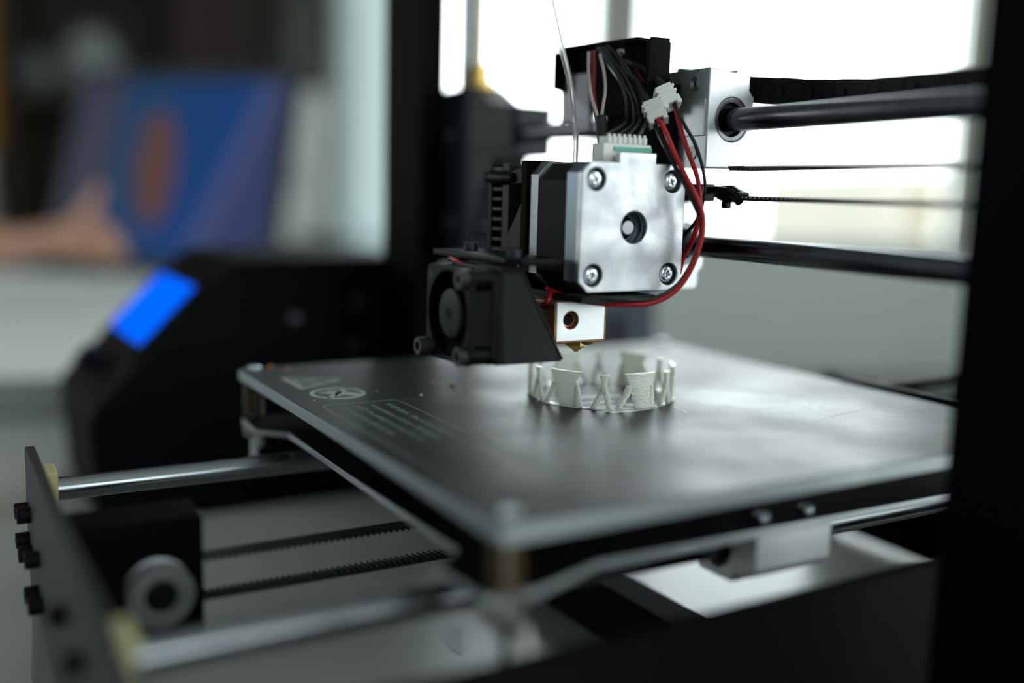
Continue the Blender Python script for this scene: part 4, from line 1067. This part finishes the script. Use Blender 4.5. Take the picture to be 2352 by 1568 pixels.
# extruder with finned cooler and guard
ex = obj('extruder_block', MB().box(-46, -36.5, -13, 16, -22, 21), BLACKP, H, bevel=0.6)
hs = obj('heat_sink', MB().box(-60, -57.2, -22, 14, -11, 20.5), BLACKP, H, bevel=0.3)
rbox('heat_sink_base', -50.8, -45.8, -21.4, 14, -11, 20.5, mat('dark_anodised', (0.016, 0.015, 0.015), 0.45, 0.0, spec=0.2), hs, 0.3)
for k in range(9):
    z = -10.6 + k * 3.6
    rbox('fin', -57.4, -50.6, -21.6, 14, z, z + 1.1, mat('fin_dark', (0.02, 0.018, 0.02), 0.45, 0.0, spec=0.3), hs, 0.1)
obj('guard', MB().prism([(-45.8, -11), (-35.5, -11), (-34.4, 6), (-36, 8), (-45.8, -4.5)], 'Y', -21.6, -20.2), mat('guard_plate_brown', (0.014, 0.012, 0.012), 0.45, 0.0, spec=0.2), H, bevel=0.2)
obj('guard_screw', MB().rings([((-61.5, -21.5, 15.8), 2.1), ((-55.8, -21.9, 15.8), 2.1), ((-55.5, -21.9, 15.8), 2.9), ((-48, -21.9, 15.6), 2.6), ((-42, -21.6, 15.6), 1.8)], 20), BLACKP, H)
obj('lever', MB().prism([(-46, 13.0), (-33.5, 13.6), (-33, 17.5), (-38, 19.6), (-46, 17.8)], 'Y', -21.6, -17), BLACKP, H, bevel=0.5)
# fan bracket
fb = obj('fan_bracket', plate([[(-60, -44), (-8, -44), (-4, -40), (-4, -25), (-60, -25)]], 'Z', -12.4, -10.2, 0.3), BLACKP, H)
obj('fan_bracket_tab', plate([[(-22, -47), (-3.4, -47), (-2.6, -38), (-22, -38)]], 'Z', -13.8, -12.8, 0.2), BLACKP, fb)
for x, y in ((-13, -37.5), (-50, -34)):
    inst('bracket_screw', globals().setdefault('bsm', mkmesh('bracket_screw', screw_mesh('Z', 2.6, 2.6, 'socket'), mat('black_screw', (0.05, 0.05, 0.055), 0.3, 0.7))), (x, y, -10.2), fb)
wire('fan_wire', [(-27.3, -48.4, -14.2), (-32.0, -49.4, -12.4), (-37.0, -49.0, -12.0), (-40, -45, -12.9), (-41, -40, -13.2)], 0.62, REDW, 'bright red wire')
# duct
dp = [(-46.6, -13.2), (-39.4, -13.6), (-23.0, -43.0), (-23.2, -44.0), (-46.0, -44.0)]
du = obj('fan_duct', MB().prism(dp, 'X', -35, -5), BLACKG, H, bevel=0.7, label='grainy black plastic fan duct')
obj('duct_rim', MB().prism([(-39.9, -13.7), (-39.2, -13.5), (-22.7, -43.1), (-23.4, -43.5)], 'X', -5.3, -4.7), BLACKG, du, bevel=0.15)
obj('duct_flange', MB().box(-35.6, -4.4, -48.6, -46.2, -43.8, -13.4), BLACKP, du, bevel=0.4)
# fan: frame, rotor, blades
fan = obj('cooling_fan', plate([rrect(-35.5, -4.5, -44, -13.2, 3.2), circle(-20, -28.6, 13.9, 48)], 'Y', -58, -56.2, 0.3), BLACKP, H, label='small square black cooling fan')
obj('fan_back', plate([rrect(-35.5, -4.5, -44, -13.2, 3.2), circle(-20, -28.6, 13.9, 48)], 'Y', -50.2, -48.4, 0.3), BLACKP, fan)
obj('fan_shroud', plate([circle(-20, -28.6, 14.7, 48), circle(-20, -28.6, 13.9, 48)], 'Y', -57, -49, 0.05), BLACKP, fan)
obj('fan_side', MB().box(-6.4, -4.9, -57, -49.5, -37.6, -20.0), BLACKP, fan, bevel=0.2)
for x in (-32.2, -7.8):
    for z in (-40.7, -16.5):
        p = obj('standoff', MB().rings([((x, -57.8, z), 3.0), ((x, -48.6, z), 3.0)], 24), BLACKP, fan)
        if (x, z) != (-32.2, -16.5):
            ln = 2.4 if x > -20 else 4.6
            rg = MB().rings([((x, -57.9, z), 3.1), ((x, -58 - ln, z), 3.1), ((x, -58.2 - ln, z), 2.9), ((x, -58.2 - ln, z), 1.5), ((x, -57 - ln, z), 1.4)], 24)
            obj('fan_screw', rg, mat('black_oxide_screw', (0.055, 0.055, 0.055), 0.3, 0.6), fan)
        else:
            obj('fan_hole', MB().rings([((x, -58.1, z), 1.5), ((x, -57.9, z), 1.5)], 18), BLACKR, fan)
rot = obj('rotor', MB().rings([((-20, -57.3, -28.6), 0.7), ((-20, -57.0, -28.6), 0.9), ((-20, -57.4, -28.6), 1.2), ((-20, -57.4, -28.6), 7.2), ((-20, -56.8, -28.6), 8.2), ((-20, -50, -28.6), 8.2)], 40), mat('rotor_dark_grey', (0.014, 0.014, 0.018), 0.45, spec=0.2), fan)
for k in range(7):
    a = 2 * math.pi * k / 7
    vs = []
    for r_, tw in ((8.0, 0), (10.5, 0.16), (13.3, 0.3)):
        for y, da in ((-56.4, -0.26), (-50.4, 0.26)):
            vs.append((-20 + r_ * math.cos(a + da + tw), y, -28.6 + r_ * math.sin(a + da + tw)))
    vs += [(x, y + 0.5, z) for x, y, z in vs]
    obj('blade', MB().add(vs, [(0, 2, 3, 1), (2, 4, 5, 3), (6, 7, 9, 8), (8, 9, 11, 10), (0, 1, 7, 6), (4, 10, 11, 5), (0, 6, 8, 2), (2, 8, 10, 4), (1, 3, 9, 7), (3, 5, 11, 9)]), BLACKP, rot)
obj('fan_mark', mv(MB().torus((-20, -57.5, -28.6), (0, 1, 0), 1.7, 0.12, 28, 6)), BLACKP, rot)
# hot end
hb = obj('heater_block', plate([rrect(-21.2, -1.8, -38.7, -25.2, 0.5), circle(-15.6, -31.6, 3.1, 36)], 'X', -14.5, -11.7, 0.3), HEAT, H, label='bright aluminium heater block with a round hole')
wrap = plate([rrect(-22.0, -0.9, -39.3, -24.8, 1.0), circle(-15.6, -31.6, 3.0, 30)], 'X', -29.5, -12.0, 0.2)
obj('block_wrap', wrap, AMBER, hb, label='scorched amber wrapping')
obj('heater_cartridge', plate([circle(-15.6, -31.6, 3.0, 30), circle(-15.0, -31.6, 2.1, 24)], 'X', -28, -14.2, 0.1), mat('copper_sleeve', (0.45, 0.2, 0.14), 0.35, 0.8), hb)
obj('cartridge_core', MB().rings([((-28, -15.4, -31.6), 2.6), ((-17.2, -15.4, -31.6), 2.6)], 24), BLACKR, hb)
obj('throat', MB().rings([((-20.5, -9.5, -26), 3), ((-20.5, -9.5, -22.3), 3)], 24), BRASS, hb)
nz_ = obj('nozzle', MB().rings([((-20, -7.6, -43.9), 0.5), ((-20, -7.6, -43.5), 0.9), ((-20, -7.6, -41.6), 3.4)], 24).rings([((-20, -7.6, -41.6), 4.2), ((-20, -7.6, -39.0), 4.2)], 6), BRASS, hb, label='brass nozzle')
obj('nozzle_residue', MB().rings([((-20, -6.6, -41.2), 3.4), ((-20, -6.4, -40), 5.4), ((-20, -6.2, -39), 4.8)], 9), AMBER, hb)
# filament strand feeding the extruder from above
fl = obj('filament', MB().tube([(-70, -3, 130), (-59.5, -1.8, 95), (-55.5, -1.0, 83.1), (-52.7, -0.6, 75.1), (-47.7, 0.1, 62.4), (-43.9, 1.2, 51.5), (-40.3, 1.5, 39.0), (-38.2, 1.3, 29.8), (-37.6, 0.9, 20.8)], 1.0, 14, 8), FILAM)
tag(fl, 'thin clear filament strand running down from above behind the motor', 'filament')
